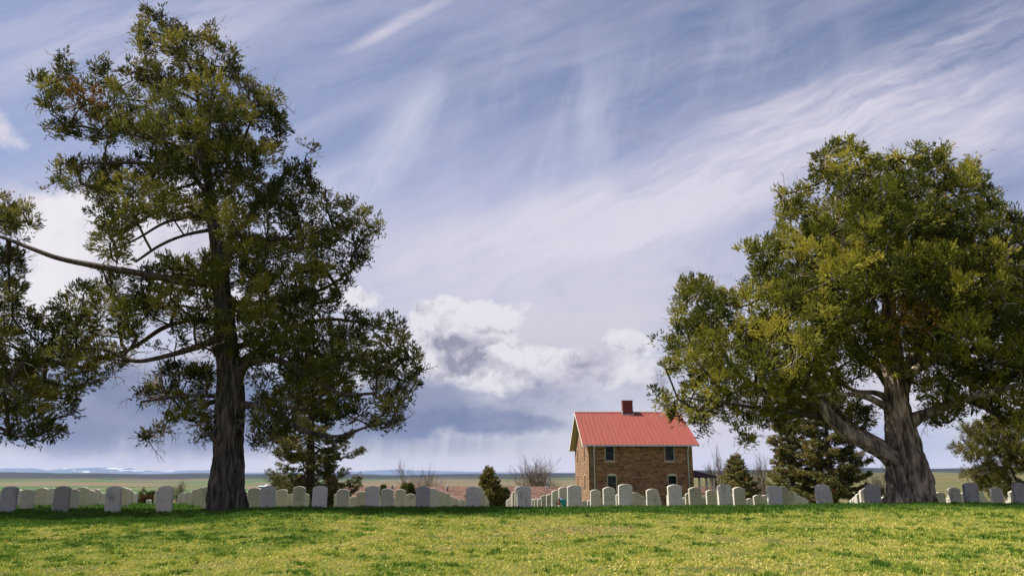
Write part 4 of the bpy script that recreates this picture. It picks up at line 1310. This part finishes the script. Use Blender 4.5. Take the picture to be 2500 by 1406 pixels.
def mat_metal_roof(name, c, per=.42):
    m, t, bs, e = mat_new(name)
    tc = t.nodes.new('ShaderNodeTexCoord').outputs['Object']
    n = e.noise(e.mapp(tc, (0, 0, 0), (0, 0, 0), (3, .35, .35)), 1.2, 6, .65)
    col = e.mix(e.ss(n, .3, .7), tuple(q * .92 for q in c), tuple(min(1, q * 1.06 + .005) for q in c))
    pan = e.noise(e.vec(e.m('FLOOR', e.mul(tc_x(t, tc), 2.48)), 0.0), 3.7, 1, .5)
    col = e.mix(e.ss(pan, .35, .65, 0, .12), col, tuple(q * .7 for q in c))
    t.links.new(col, bs.inputs['Base Color'])
    bs.inputs['Roughness'].default_value = .6
    bs.inputs['Specular IOR Level'].default_value = .25
    return m
M['red_roof'] = mat_metal_roof('red_metal_roof', (.235, .056, .040))
M['porch_roof'] = mat_metal_roof('maroon_metal_roof', (.060, .018, .028))
M['chimney'] = mat_plain('red_painted_brick', (.15, .026, .020), .8, var=.35, scale=9, bump=.5)
M['flash'] = mat_plain('flashing_metal', (.36, .38, .42), .5, .4)

def wall_open(mb, P, U, W, H, ops, th=.35, uoff=0.0):
    """wall from corner P along unit U, width W, z from P.z by H, rectangular openings (u0,u1,v0,v1); N points outwards"""
    P = Vector(P); U = Vector(U).normalized(); Z = Vector((0, 0, 1)); Nn = U.cross(Z)
    us = sorted({0.0, W, *[o_[0] for o_ in ops], *[o_[1] for o_ in ops]})
    vs = sorted({0.0, H, *[o_[2] for o_ in ops], *[o_[3] for o_ in ops]})
    for a, b in zip(us, us[1:]):
        for c, d in zip(vs, vs[1:]):
            mu, mv = (a + b) / 2, (c + d) / 2
            if any(o_[0] < mu < o_[1] and o_[2] < mv < o_[3] for o_ in ops): continue
            q = [(a, c), (b, c), (b, d), (a, d)]
            mb.face([P + U * u + Z * v for u, v in q], [(u + uoff, v) for u, v in q])
    for (a, b, c, d) in ops:
        for (p, q) in (((a, c), (a, d)), ((b, d), (b, c)), ((a, d), (b, d)), ((b, c), (a, c))):
            A = P + U * p[0] + Z * p[1]; B = P + U * q[0] + Z * q[1]
            mb.face([A, B, B - Nn * .21, A - Nn * .21], [(p[0] + uoff, p[1]), (q[0] + uoff, q[1]), (q[0] + uoff + .2, q[1]), (p[0] + uoff + .2, p[1])])

def house():
    YF = 72.0
    X0 = at(1438, 1160, YF)[0]; X1 = at(1693.5, 1160, YF)[0]
    zg = -2.55
    W = X1 - X0
    Dp = 13.9
    root = thing('stone_house', 'two storey brown sandstone house with red metal roof and brick chimney', 'house', (X0, YF, zg), rotz=math.radians(.55))
    zw = at(1438, 1081.5, YF)[2] - zg           # eave height
    zr = at(1406, 1007, YF + Dp / 2)[2] - zg    # ridge height
    def lz(py): return at(1500, py, YF)[2] - zg
    def lx(px): return at(px, 1120, YF)[0] - X0
    ops_f = [(lx(1477.5), lx(1501), lz(1125), lz(1086)), (lx(1624), lx(1648), lz(1125), lz(1086)),
             (lx(1481), lx(1504.5), lz(1199), lz(1159.5)), (lx(1628.5), lx(1651.5), lz(1199), lz(1159.5))]
    d_of = lambda px: X0 / ((px - 1250) / 1960.) - YF
    uw = .95
    c1, c2 = 3.6, 10.8
    # left gable wall runs from back to front when seen from outside (u = distance from the back corner)
    ops_l = []
    for c in (c1, c2):
        u = Dp - c
        ops_l.append((u - uw / 2, u + uw / 2, lz(1125), lz(1086)))
        ops_l.append((u - uw / 2, u + uw / 2, lz(1199), lz(1159.5)))
    mb = MB()
    wall_open(mb, (0, 0, 0), (1, 0, 0), W, zw, ops_f)
    wall_open(mb, (0, Dp, 0), (0, -1, 0), Dp, zw, ops_l, uoff=20)
    wall_open(mb, (W, 0, 0), (0, 1, 0), Dp, zw, [], uoff=40)
    wall_open(mb, (W, Dp, 0), (-1, 0, 0), W, zw, [], uoff=60)
    for x, s in ((0, 20), (W, 40)):
        tri = [(x, Dp, zw), (x, 0, zw), (x, Dp / 2, zr - .06)]
        uvs = [(s, zw), (s + Dp, zw), (s + Dp / 2, zr)]
        mb.face(tri, uvs)
    mb.build('wall', M['masonry'], root)
    # windows
    def window(P, U, op, arch, parent):
        P = Vector(P); U = Vector(U); Nn = U.cross(Vector((0, 0, 1)))
        a, b, c, d = op
        fr, gs, sash = MB(), MB(), MB()
        def q(mbx, u0, u1, v0, v1, n0, n1):
            c8 = []
            for n_ in (n0, n1):
                for (u, v) in ((u0, v0), (u1, v0), (u1, v1), (u0, v1)):
                    c8.append(P + U * u + Vector((0, 0, v)) + Nn * n_)
            for f_ in ((0, 3, 2, 1), (4, 5, 6, 7), (0, 1, 5, 4), (1, 2, 6, 5), (2, 3, 7, 6), (3, 0, 4, 7)):
                mbx.face([c8[k] for k in f_])
        t_ = .055
        q(fr, a, a + t_, c, d, -.19, -.07); q(fr, b - t_, b, c, d, -.19, -.07)
        q(fr, a + t_, b - t_, d - t_, d, -.19, -.07); q(fr, a + t_, b - t_, c, c + .05, -.19, -.06)
        f_ob = fr.build('window', M['white_wood'], parent)
        mid = (c + d) / 2
        s2 = .035
        for v0, v1, nn in ((c + .05, mid + .02, -.16), (mid - .02, d - t_, -.135)):
            q(sash, a + t_, a + t_ + s2, v0, v1, nn, nn + .025); q(sash, b - t_ - s2, b - t_, v0, v1, nn, nn + .025)
            q(sash, a + t_ + s2, b - t_ - s2, v0, v0 + s2, nn, nn + .025); q(sash, a + t_ + s2, b - t_ - s2, v1 - s2, v1, nn, nn + .025)
        sash.build('sash', M['green_sash'], f_ob)
        q(gs, a + t_, b - t_, c + .05, d - t_, -.185, -.175)
        gs.build('pane', M['glass'], f_ob)
        sl = MB(); q(sl, a - .12, b + .12, c - .14, c - .003, -.1, .05); sl.build('window_sill', M['sill'], parent)
        if arch:
            # segmental arch: pale board in the curve and radial stones above
            hd = MB(); n = 8; w2 = (b - a) / 2 + .03; cx = (a + b) / 2; rise = .13
            pts = [(cx - w2 + 2 * w2 * i / n, d + rise * (1 - ((i * 2 / n) - 1) ** 2)) for i in range(n + 1)]
            base = [P + U * u + Vector((0, 0, v)) + Nn * .014 for u, v in pts]
            lowr = [P + U * u + Vector((0, 0, d)) + Nn * .014 for u, v in pts]
            for i in range(n):
                hd.face([lowr[i], lowr[i + 1], base[i + 1], base[i]])
            hd.build('arch_board', M['white_wood'], parent)
            vs = MB(); n = 11
            for i in range(n):
                def pt(s, k):
                    an = (s / n - .5) * 1.25
                    R_ = 1.05 + k
                    return (cx + R_ * math.sin(an) * .92, d + .13 - 1.05 + R_ * math.cos(an) + .01)
                c4 = [pt(i + .07, 0), pt(i + .93, 0), pt(i + .93, .36 + .05 * (i % 2)), pt(i + .07, .36 + .05 * (i % 2))]
                for nn in (.02,):
                    A = [P + U * u + Vector((0, 0, v)) + Nn * nn for u, v in c4]
                    B = [P + U * u + Vector((0, 0, v)) - Nn * .02 for u, v in c4]
                    vs.face(A)
                    for k in range(4): vs.face([A[k], B[k], B[(k + 1) % 4], A[(k + 1) % 4]])
            vs.build('arch_stones', M['voussoir'], parent)
        else:
            li = MB(); q(li, a - .03, b + .03, d + .002, d + .07, -.1, .02); li.build('lintel', M['white_wood'], parent)
    for i, op in enumerate(ops_f): window((0, 0, 0), (1, 0, 0), op, i >= 2, root)
    for i, op in enumerate(ops_l): window((0, Dp, 0), (0, -1, 0), op, i % 2 == 1, root)
    # attic louvre
    mb = MB(); mb.box(-.03, .02, Dp / 2 - .3, Dp / 2 + .3, zw + 1.0, zw + 1.7); mb.build('attic_vent', M['green_sash'], root)
    # roof: two slabs with standing seams
    ov, og, th = .42, .55, .10
    sl = (zr - zw) / (Dp / 2)
    ze = zw - sl * ov + .05
    mb = MB()
    for sgn in (0, 1):
        f_ = (lambda y: y) if sgn == 0 else (lambda y: Dp - y)
        ye, yr_ = f_(-ov), Dp / 2
        mb.face([(-og, ye, ze), (W + og, ye, ze), (W + og, yr_, zr), (-og, yr_, zr)])
        mb.face([(-og, ye, ze - th), (-og, yr_, zr - th), (W + og, yr_, zr - th), (W + og, ye, ze - th)])
        mb.face([(-og, ye, ze - th), (W + og, ye, ze - th), (W + og, ye, ze), (-og, ye, ze)])
        mb.face([(-og, ye, ze), (-og, yr_, zr), (-og, yr_, zr - th), (-og, ye, ze - th)])
        mb.face([(W + og, ye, ze), (W + og, ye, ze - th), (W + og, yr_, zr - th), (W + og, yr_, zr)])
    rf = mb.build('roof', M['red_roof'], root)
    sm = MB()
    ns = 26
    for i in range(ns + 1):
        x = -og + (W + 2 * og) * i / ns
        for s in (0, 1):
            f_ = (lambda y: y) if s == 0 else (lambda y: Dp - y)
            a0, a1 = f_(-ov), Dp / 2
            v = [(x - .022, a0, ze), (x + .022, a0, ze), (x + .022, a1, zr), (x - .022, a1, zr)]
            vt = [(p[0] * 1 + 0, p[1], p[2] + .05) for p in v]
            sm.face(vt)
            for k in range(4): sm.face([v[k], v[(k + 1) % 4], vt[(k + 1) % 4], vt[k]])
    sm.prism([(Dp / 2 - .16, zr - .04), (Dp / 2 + .16, zr - .04), (Dp / 2, zr + .09)], 'x', -og, W + og)
    sm.build('roof_seams', M['red_roof'], rf)
    # barge boards and soffit at the left gable, right gable
    for x in (-og - .03, W + og + .003):
        bb = MB()
        for s in (0, 1):
            f_ = (lambda y: y) if s == 0 else (lambda y: Dp - y)
            y0, y1 = f_(-ov), Dp / 2
            pl = [(y0, ze - .24), (y1, zr - .24), (y1, zr + .01), (y0, ze + .01)]
            bb.prism(pl if s == 0 else pl[::-1], 'x', x, x + .027)
        bb.build('barge_board', M['white_wood'], root)
    so = MB()
    for xa, xb in ((-og, -.004), (W + .004, W + og)):
        for s in (0, 1):
            f_ = (lambda y: y) if s == 0 else (lambda y: Dp - y)
            so.face([(xa, f_(-ov), ze - th - .01), (xb, f_(-ov), ze - th - .01), (xb, Dp / 2, zr - th - .01), (xa, Dp / 2, zr - th - .01)])
    so.build('soffit', M['soffit'], root)
    gt = MB()
    gt.box(-og, W + og, -ov - .11, -ov - .003, ze - .13, ze - .02)
    gt.build('gutter', M['galv'], root)
    for px in (1450.5, 1680):
        x = lx(px)
        dp = MB(); dp.tube([(x, -ov - .05, ze - .12), (x, -ov - .05, ze - .3), (x, -.09, ze - .62), (x, -.09, .05)], .05, 8)
        dp.build('downpipe', M['galv'], root, smooth=True)
    # chimney
    Yc = YF + Dp / 2 - .2
    cx0 = at(1521.5, 990, Yc)[0] - X0 - .02; cx1 = at(1545, 990, Yc)[0] - X0
    ct = at(1530, 977.5, Yc)[2] - zg
    ch = MB(); ch.box(cx0, cx1, Dp / 2 - .55, Dp / 2 + .35, zr - .9, ct - .09)
    co = ch.build('chimney', M['chimney'], root)
    cp = MB(); cp.box(cx0 - .03, cx1 + .03, Dp / 2 - .58, Dp / 2 + .38, ct - .09, ct); cp.build('chimney_cap', M['chimney'], co)
    fl = MB(); zf = zr - sl * .62
    fl.box(cx0 - .10, cx1 + .10, Dp / 2 - .62, Dp / 2 - .553, zf - .1, zf + .12); fl.box(cx0 - .06, cx0 - .003, Dp / 2 - .62, Dp / 2 + .4, zf - .1, zr + .14); fl.box(cx1 + .003, cx1 + .06, Dp / 2 - .62, Dp / 2 + .4, zf - .1, zr + .14)
    fl.build('chimney_flashing', M['flash'], co)
    # porch along the right wall
    py0, py1 = 2.2, 9.6
    pw = 2.35
    zh = at(1700, 1141.5, YF + 4)[2] - zg; zl = at(1745, 1162.5, YF + 2.2)[2] - zg
    pr = MB()
    e0, e1 = py0 - .35, py1 + .35
    A = (W + .01, py0 + 1.3, zh); B = (W + .01, py1 - 1.3, zh); C_ = (W + pw + .3, e1, zl); Dd = (W + pw + .3, e0, zl); E = (W + .01, e0, zl); F_ = (W + .01, e1, zl)
    pr.face([A, B, C_, Dd]); pr.face([A, Dd, E]); pr.face([B, F_, C_])
    dn = lambda p: (p[0], p[1], p[2] - .12)
    pr.face([Dd, C_, dn(C_), dn(Dd)]); pr.face([E, Dd, dn(Dd), dn(E)]); pr.face([C_, F_, dn(F_), dn(C_)]); pr.face([dn(E), dn(Dd), dn(C_), dn(F_)])
    po = pr.build('porch_roof', M['porch_roof'], root)
    ps = MB()
    for i in range(1, 9):
        s = i / 9
        top = Vector(E).lerp(Vector(A), 1.0); xx = E[0] + (Dd[0] - E[0]) * s
        lo_ = Vector((xx, e0, zl)); hi_ = lo_ + (Vector(A) - Vector(E)) * (1 - s)
        ps.tube([lo_ + Vector((0, -.01, .02)), hi_ + Vector((0, -.01, .02))], .022, 4)
    ps.build('roof_seams', M['porch_roof'], po)
    for yy in (py0, py0 + 2.6, py0 + 5.4):
        cl = MB(); cl.box(W + pw - .08, W + pw + .08, yy - .08, yy + .08, .25, zl - .12)
        cl.box(W + pw - .11, W + pw + .11, yy - .11, yy + .11, .2, .42); cl.box(W + pw - .10, W + pw + .10, yy - .10, yy + .10, zl - .30, zl - .121)
        cl.build('porch_post', M['white_wood'], root)
    dk = MB(); dk.box(W + .01, W + pw + .25, py0 - .3, py1 + .3, -.1, .2); dk.build('porch_floor', mat_plain('porch_concrete', (.35, .34, .33)), root)
    rl = MB(); rl.box(W + pw - .03, W + pw + .03, py0 + .09, py0 + 5.3, 1.0, 1.07); rl.box(W + .02, W + pw - .09, py0 - .03, py0 + .03, 1.0, 1.07); rl.build('porch_rail', M['white_wood'], root)
house()

# ------------------------------------------------------------------ long low building with a red shake roof
def long_building():
    mt, t, bs, e = mat_new('red_shake_roof')
    tc = t.nodes.new('ShaderNodeTexCoord').outputs['Object']
    br = nd(t, 'ShaderNodeTexBrick', {'offset': .5}, {'Vector': e.mapp(tc, (0, 0, 0), (0, 0, 0), (1, 1, 1)), 'Color1': (0, 0, 0, 1), 'Color2': (1, 1, 1, 1), 'Mortar': (0, 0, 0, 1), 'Scale': 1.0, 'Mortar Size': .02, 'Brick Width': .35, 'Row Height': .42})
    cr = t.nodes.new('ShaderNodeValToRGB'); t.links.new(br.outputs[0], cr.inputs[0])
    el = cr.color_ramp.elements
    el[0].color = (.050, .018, .010, 1); el[1].color = (.150, .070, .042, 1); q = el.new(.5); q.color = (.090, .036, .020, 1)
    n = e.noise(tc, 1.2, 4, .6)
    t.links.new(e.mix(e.ss(n, .4, .7, 0, .4), cr.outputs[0], (.13, .080, .055)), bs.inputs['Base Color'])
    bs.inputs['Roughness'].default_value = .9
    YC = 97.
    xl = at(818, 1187, YC)[0]; xr = at(1900, 1187, YC)[0]
    zt = at(1250, 1186.8, YC)[2]
    zg = -4.4
    root = thing('long_building', 'long low building with a reddish brown shingle roof behind the headstones', 'building', (xl, YC, zg))
    L = xr - xl
    hr = zt - zg; he = hr - 2.15
    mb = MB()
    hip = 4.5
    A = (0, -.0, hr); B = (L, 0, hr)
    fl_, fr_ = (-1.5, -8, he), (L + hip, -8, he)
    bl_, br_ = (-1.5, 8, he), (L + hip, 8, he)
    mb.face([fl_, fr_, B, A]); mb.face([br_, bl_, A, B]); mb.face([fr_, br_, B]); mb.face([bl_, fl_, A])
    dn = lambda p: (p[0], p[1], p[2] - .2)
    for p, q in ((fl_, fr_), (fr_, br_), (br_, bl_), (bl_, fl_)): mb.face([p, dn(p), dn(q), q])
    mb.face([dn(fl_), dn(bl_), dn(br_), dn(fr_)])
    rf = mb.build('roof', mt, root)
    wb = MB(); wb.box(-.6, L + hip - .9, -7.1, 7.1, -.6, he - .2); wb.build('wall', mat_plain('brown_wall', (.16, .10, .07)), root)
    wi = MB()
    for i in range(9): wi.box(3 + i * 5.2, 4.6 + i * 5.2, -7.14, -7.095, .25, max(.5, he - .5))
    wi.build('windows', M['glass'], root)
    for i, (px, tp, bp) in enumerate(((957, 1183, 1192), (1092.5, 1184, 1197), (1337, 1170, 1190))):
        # foot of each vent sits on the front slope where that line of sight meets it
        for k in range(80):
            y = -k * .1; z_on = hr + y / 8 * (hr - he)
            q = at(px, bp, YC + y)
            if q[2] - zg >= z_on - .02: break
        p = at(px, bp, YC + y); q = at(px, tp, YC + y)
        v = MB(); v.tube([(p[0] - xl, y, z_on - .2), (p[0] - xl, y, q[2] - zg)], .10, 10); vo = v.build('vent_pipe', M['pipe'], rf, smooth=True)
        if i == 2:
            v = MB(); v.box(p[0] - xl - .22, p[0] - xl + .22, y - .22, y + .2, z_on - .15, z_on + .14); v.build('vent_collar', mat_plain('white_metal', (.7, .7, .7)), rf)
long_building()

# ---- hedge behind the small lone stone at left, farm far in the valley, white tank by the house
def hedge():
    rs = np.random.RandomState(90)
    p0 = at(346, 1213.5, 60)
    root = thing('hedge', 'low clipped brownish hedge behind the small lone headstone at left', 'hedge', (p0[0], 60, g1(p0[0], 60)))
    P = rs.rand(2600, 3) * np.array([2.1, .8, .62]) - np.array([0, .4, 0.02])
    D = rs.normal(size=P.shape) + np.array([0, 0, .4])
    V, F, T = sprays(P, D, .10 + .08 * rs.rand(len(P)), np.clip(rs.normal(.3, .15, len(P)), 0, .8), 'juniper', rs)
    mesh_np('foliage', V, F, M['brown_bush'], root, {'tint': T})
hedge()
def farm():
    for i, (px, w, d, h, lab, c) in enumerate(((642, 26, 14, 7, 'long low white farm shed far off in the valley, left one', (.4, .4, .42)), (656, 22, 16, 10, 'white farm barn far off in the valley, right one', (.36, .37, .42)),
                               (664, 16, 14, 8, 'blue grey farm shed far off in the valley beside the white barn', (.16, .20, .28)))):
        Y = 2650 + i * 30
        x = at(px, 1183, Y)[0]; z = g1(x, Y)
        r = thing('farm_building', lab, 'farm building', (x, Y, z), 'farm buildings in the valley')
        mb = MB(); mb.box(-w / 2, w / 2, -d / 2, d / 2, -2, h * .65); mb.build('wall', mat_plain('farm_wall_%d' % i, c), r)
        mb = MB(); mb.prism([(-d / 2 - .6, h * .65), (d / 2 + .6, h * .65), (0, h)], 'x', -w / 2 - .6, w / 2 + .6); mb.build('roof', mat_plain('farm_roof_%d' % i, tuple(min(.85, q * 1.15) for q in c)), r)
farm()

# ------------------------------------------------------------------ grass
def mat_grass():
    m, t, bs, e = mat_new('grass_blades')
    v = nd(t, 'ShaderNodeAttribute', {'attribute_name': 'tint'}).outputs['Fac']
    cr = t.nodes.new('ShaderNodeValToRGB'); t.links.new(v, cr.inputs[0])
    el = cr.color_ramp.elements
    el[0].color = (.045, .115, .008, 1); el[1].color = (.62, .50, .04, 1)
    for p, c in ((.22, (.105, .205, .018)), (.42, (.360, .400, .055)), (.58, (.540, .500, .110)), (.74, (.66, .57, .190)), (.86, (.36, .26, .14)), (.93, (.50, .42, .06))):
        q = el.new(p); q.color = (*c, 1)
    t.links.new(cr.outputs[0], bs.inputs['Base Color'])
    bs.inputs['Roughness'].default_value = .55
    bs.inputs['Specular IOR Level'].default_value = .25
    tr = nd(t, 'ShaderNodeBsdfTranslucent', {}, {0: cr.outputs[0]})
    mx = nd(t, 'ShaderNodeMixShader', {}, {0: .3, 1: bs.outputs[0], 2: tr.outputs[0]})
    t.links.new(mx.outputs[0], t.nodes['Material Output'].inputs[0])
    return m
M['grass'] = mat_grass()

def rosette(rs, upright):
    tris = []
    n = 9
    for i in range(n):
        an = rs.rand() * 6.283
        tilt = rs.uniform(.1, .75) if upright else rs.uniform(.5, 1.25)
        d = np.array([math.sin(tilt) * math.cos(an), math.sin(tilt) * math.sin(an), math.cos(tilt)])
        s = np.array([-math.sin(an), math.cos(an), 0])
        if rs.rand() < .4: s = np.array([math.cos(an), math.sin(an), 0])
        p = rs.normal(0, .22, 3) * np.array([1, 1, 0])
        L = rs.uniform(.6, 1.15); w = rs.uniform(.10, .17) if upright else rs.uniform(.2, .36)
        tris.append([p - s * w, p + s * w, p + d * L])
    return np.array(tris)

def grass():
    rs = np.random.RandomState(123)
    tpl = [rosette(rs, k < 5) for k in range(10)]
    bands = [(4.2, 7, 500, .032), (7, 10, 700, .031), (10, 13.5, 520, .033), (13.5, 17.5, 330, .040), (17.5, 21, 130, .045), (21, 27, 45, .055), (27, 40, 14, .07)]
    PX, PY, S = [], [], []
    for (y0, y1, dn_, sz) in bands:
        ar = (y1 ** 2 - y0 ** 2) * .88
        n = int(ar * dn_)
        y = np.sqrt(rs.rand(n) * (y1 ** 2 - y0 ** 2) + y0 ** 2)
        x = (rs.rand(n) * 2 - 1) * .88 * y
        if y0 >= 17.4:
            k = (x / y < -.30) | (y < 21)
            x, y = x[k], y[k]
        PX.append(x); PY.append(y); S.append(np.full(len(x), sz))
    x, y, s = np.concatenate(PX), np.concatenate(PY), np.concatenate(S)
    # patchiness
    pn = pnoise(x * .55, y * .55, .5)
    pf = pnoise(x * 2.2, y * 2.2, 7.5)
    pg = pnoise(x * 6.5, y * 6.5, 3.5)
    lush_shade = sstep(y + 1.2 * pn, 14.4, 15.6)  # lush grass band; its tint is also painted dark to deepen the tree shadow
    tint = .48 + .24 * pn + .26 * pf + .14 * pg + rs.normal(0, .10, len(x))
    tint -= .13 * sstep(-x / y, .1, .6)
    tint = tint * (1 - lush_shade) + lush_shade * (.07 + .10 * pf + rs.normal(0, .06, len(x)))
    bare = ((pf + .6 * pn > .62) | (((x - 1.15) / .75) ** 2 + ((y - 12.2) / .55) ** 2 + .6 * pg < 1)) & (lush_shade < .3)
    tint = np.where(bare, rs.uniform(.75, .88, len(x)), np.clip(tint, 0, .72))
    flower = (rs.rand(len(x)) < .016 * (1 + 2 * np.clip(pn, -.4, 1))) & (lush_shade < .5)
    tint = np.where(flower, .96, tint)
    keep = ~((rs.rand(len(x)) < .5) & bare)
    x, y, s, tint, pf, lush_shade, pg = x[keep], y[keep], s[keep], tint[keep], pf[keep], lush_shade[keep], pg[keep]
    z = G(x, y)
    size = s * (.7 + .6 * rs.rand(len(x))) * (1 + .35 * np.clip(-pf, -.5, 1)) * (1 + .25 * lush_shade)
    tuft = (pg < -.32) & (pf < .1)
    size = size * np.where(tuft, 1.5, 1.0); tint = np.where(tuft & (tint < .8), tint - .11, tint).clip(0, 1)
    idx = rs.randint(0, 10, len(x)); idx = np.where((lush_shade > .5) | tuft, idx % 5, idx)
    an = rs.rand(len(x)) * 6.283
    Vs, Ts = [], []
    for k in range(10):
        q = idx == k
        c, sn = np.cos(an[q]), np.sin(an[q])
        tp = tpl[k].reshape(-1, 3)
        vx = (tp[None, :, 0] * c[:, None] - tp[None, :, 1] * sn[:, None]) * size[q][:, None] + x[q][:, None]
        vy = (tp[None, :, 0] * sn[:, None] + tp[None, :, 1] * c[:, None]) * size[q][:, None] + y[q][:, None]
        vz = tp[None, :, 2] * size[q][:, None] * .95 + z[q][:, None] - .004
        Vs.append(np.stack([vx, vy, vz], -1).reshape(-1, 3))
        nt = len(tpl[k])
        tt = tint[q][:, None] + np.where(tint[q][:, None] > .9, 0, rs.normal(0, .05, (q.sum(), nt)))
        Ts.append(np.repeat(np.clip(tt, 0, 1).reshape(-1), 3))
    V = np.vstack(Vs); T = np.concatenate(Ts)
    print('grass tris', len(V) // 3)
    o = mesh_np('grass', V, np.arange(len(V)).reshape(-1, 3), M['grass'], None, {'tint': T})
    tag(o, 'short patchy green and yellow grass of the lawn', 'grass', kind='stuff')
grass()

# ------------------------------------------------------------------ air
def haze():
    a = [(x, y, z) for z in (-120, 420) for x, y in ((-26000, -18000), (26000, -18000), (26000, 21000), (-26000, 21000))]
    m = bpy.data.materials.new('haze_air'); m.use_nodes = True
    t = m.node_tree; t.nodes.clear()
    out = t.nodes.new('ShaderNodeOutputMaterial')
    v = t.nodes.new('ShaderNodeVolumePrincipled')
    v.inputs['Color'].default_value = (.36, .54, 1.0, 1)
    v.inputs['Density'].default_value = 1.5e-5
    v.inputs['Anisotropy'].default_value = 0.0
    t.links.new(v.outputs[0], out.inputs['Volume'])
    o = mesh_np('haze', a, np.array([(0, 3, 2, 1), (4, 5, 6, 7), (0, 1, 5, 4), (1, 2, 6, 5), (2, 3, 7, 6), (3, 0, 4, 7)]), m)
    tag(o, 'thin bluish haze over the far plains', 'haze', kind='stuff')
haze()
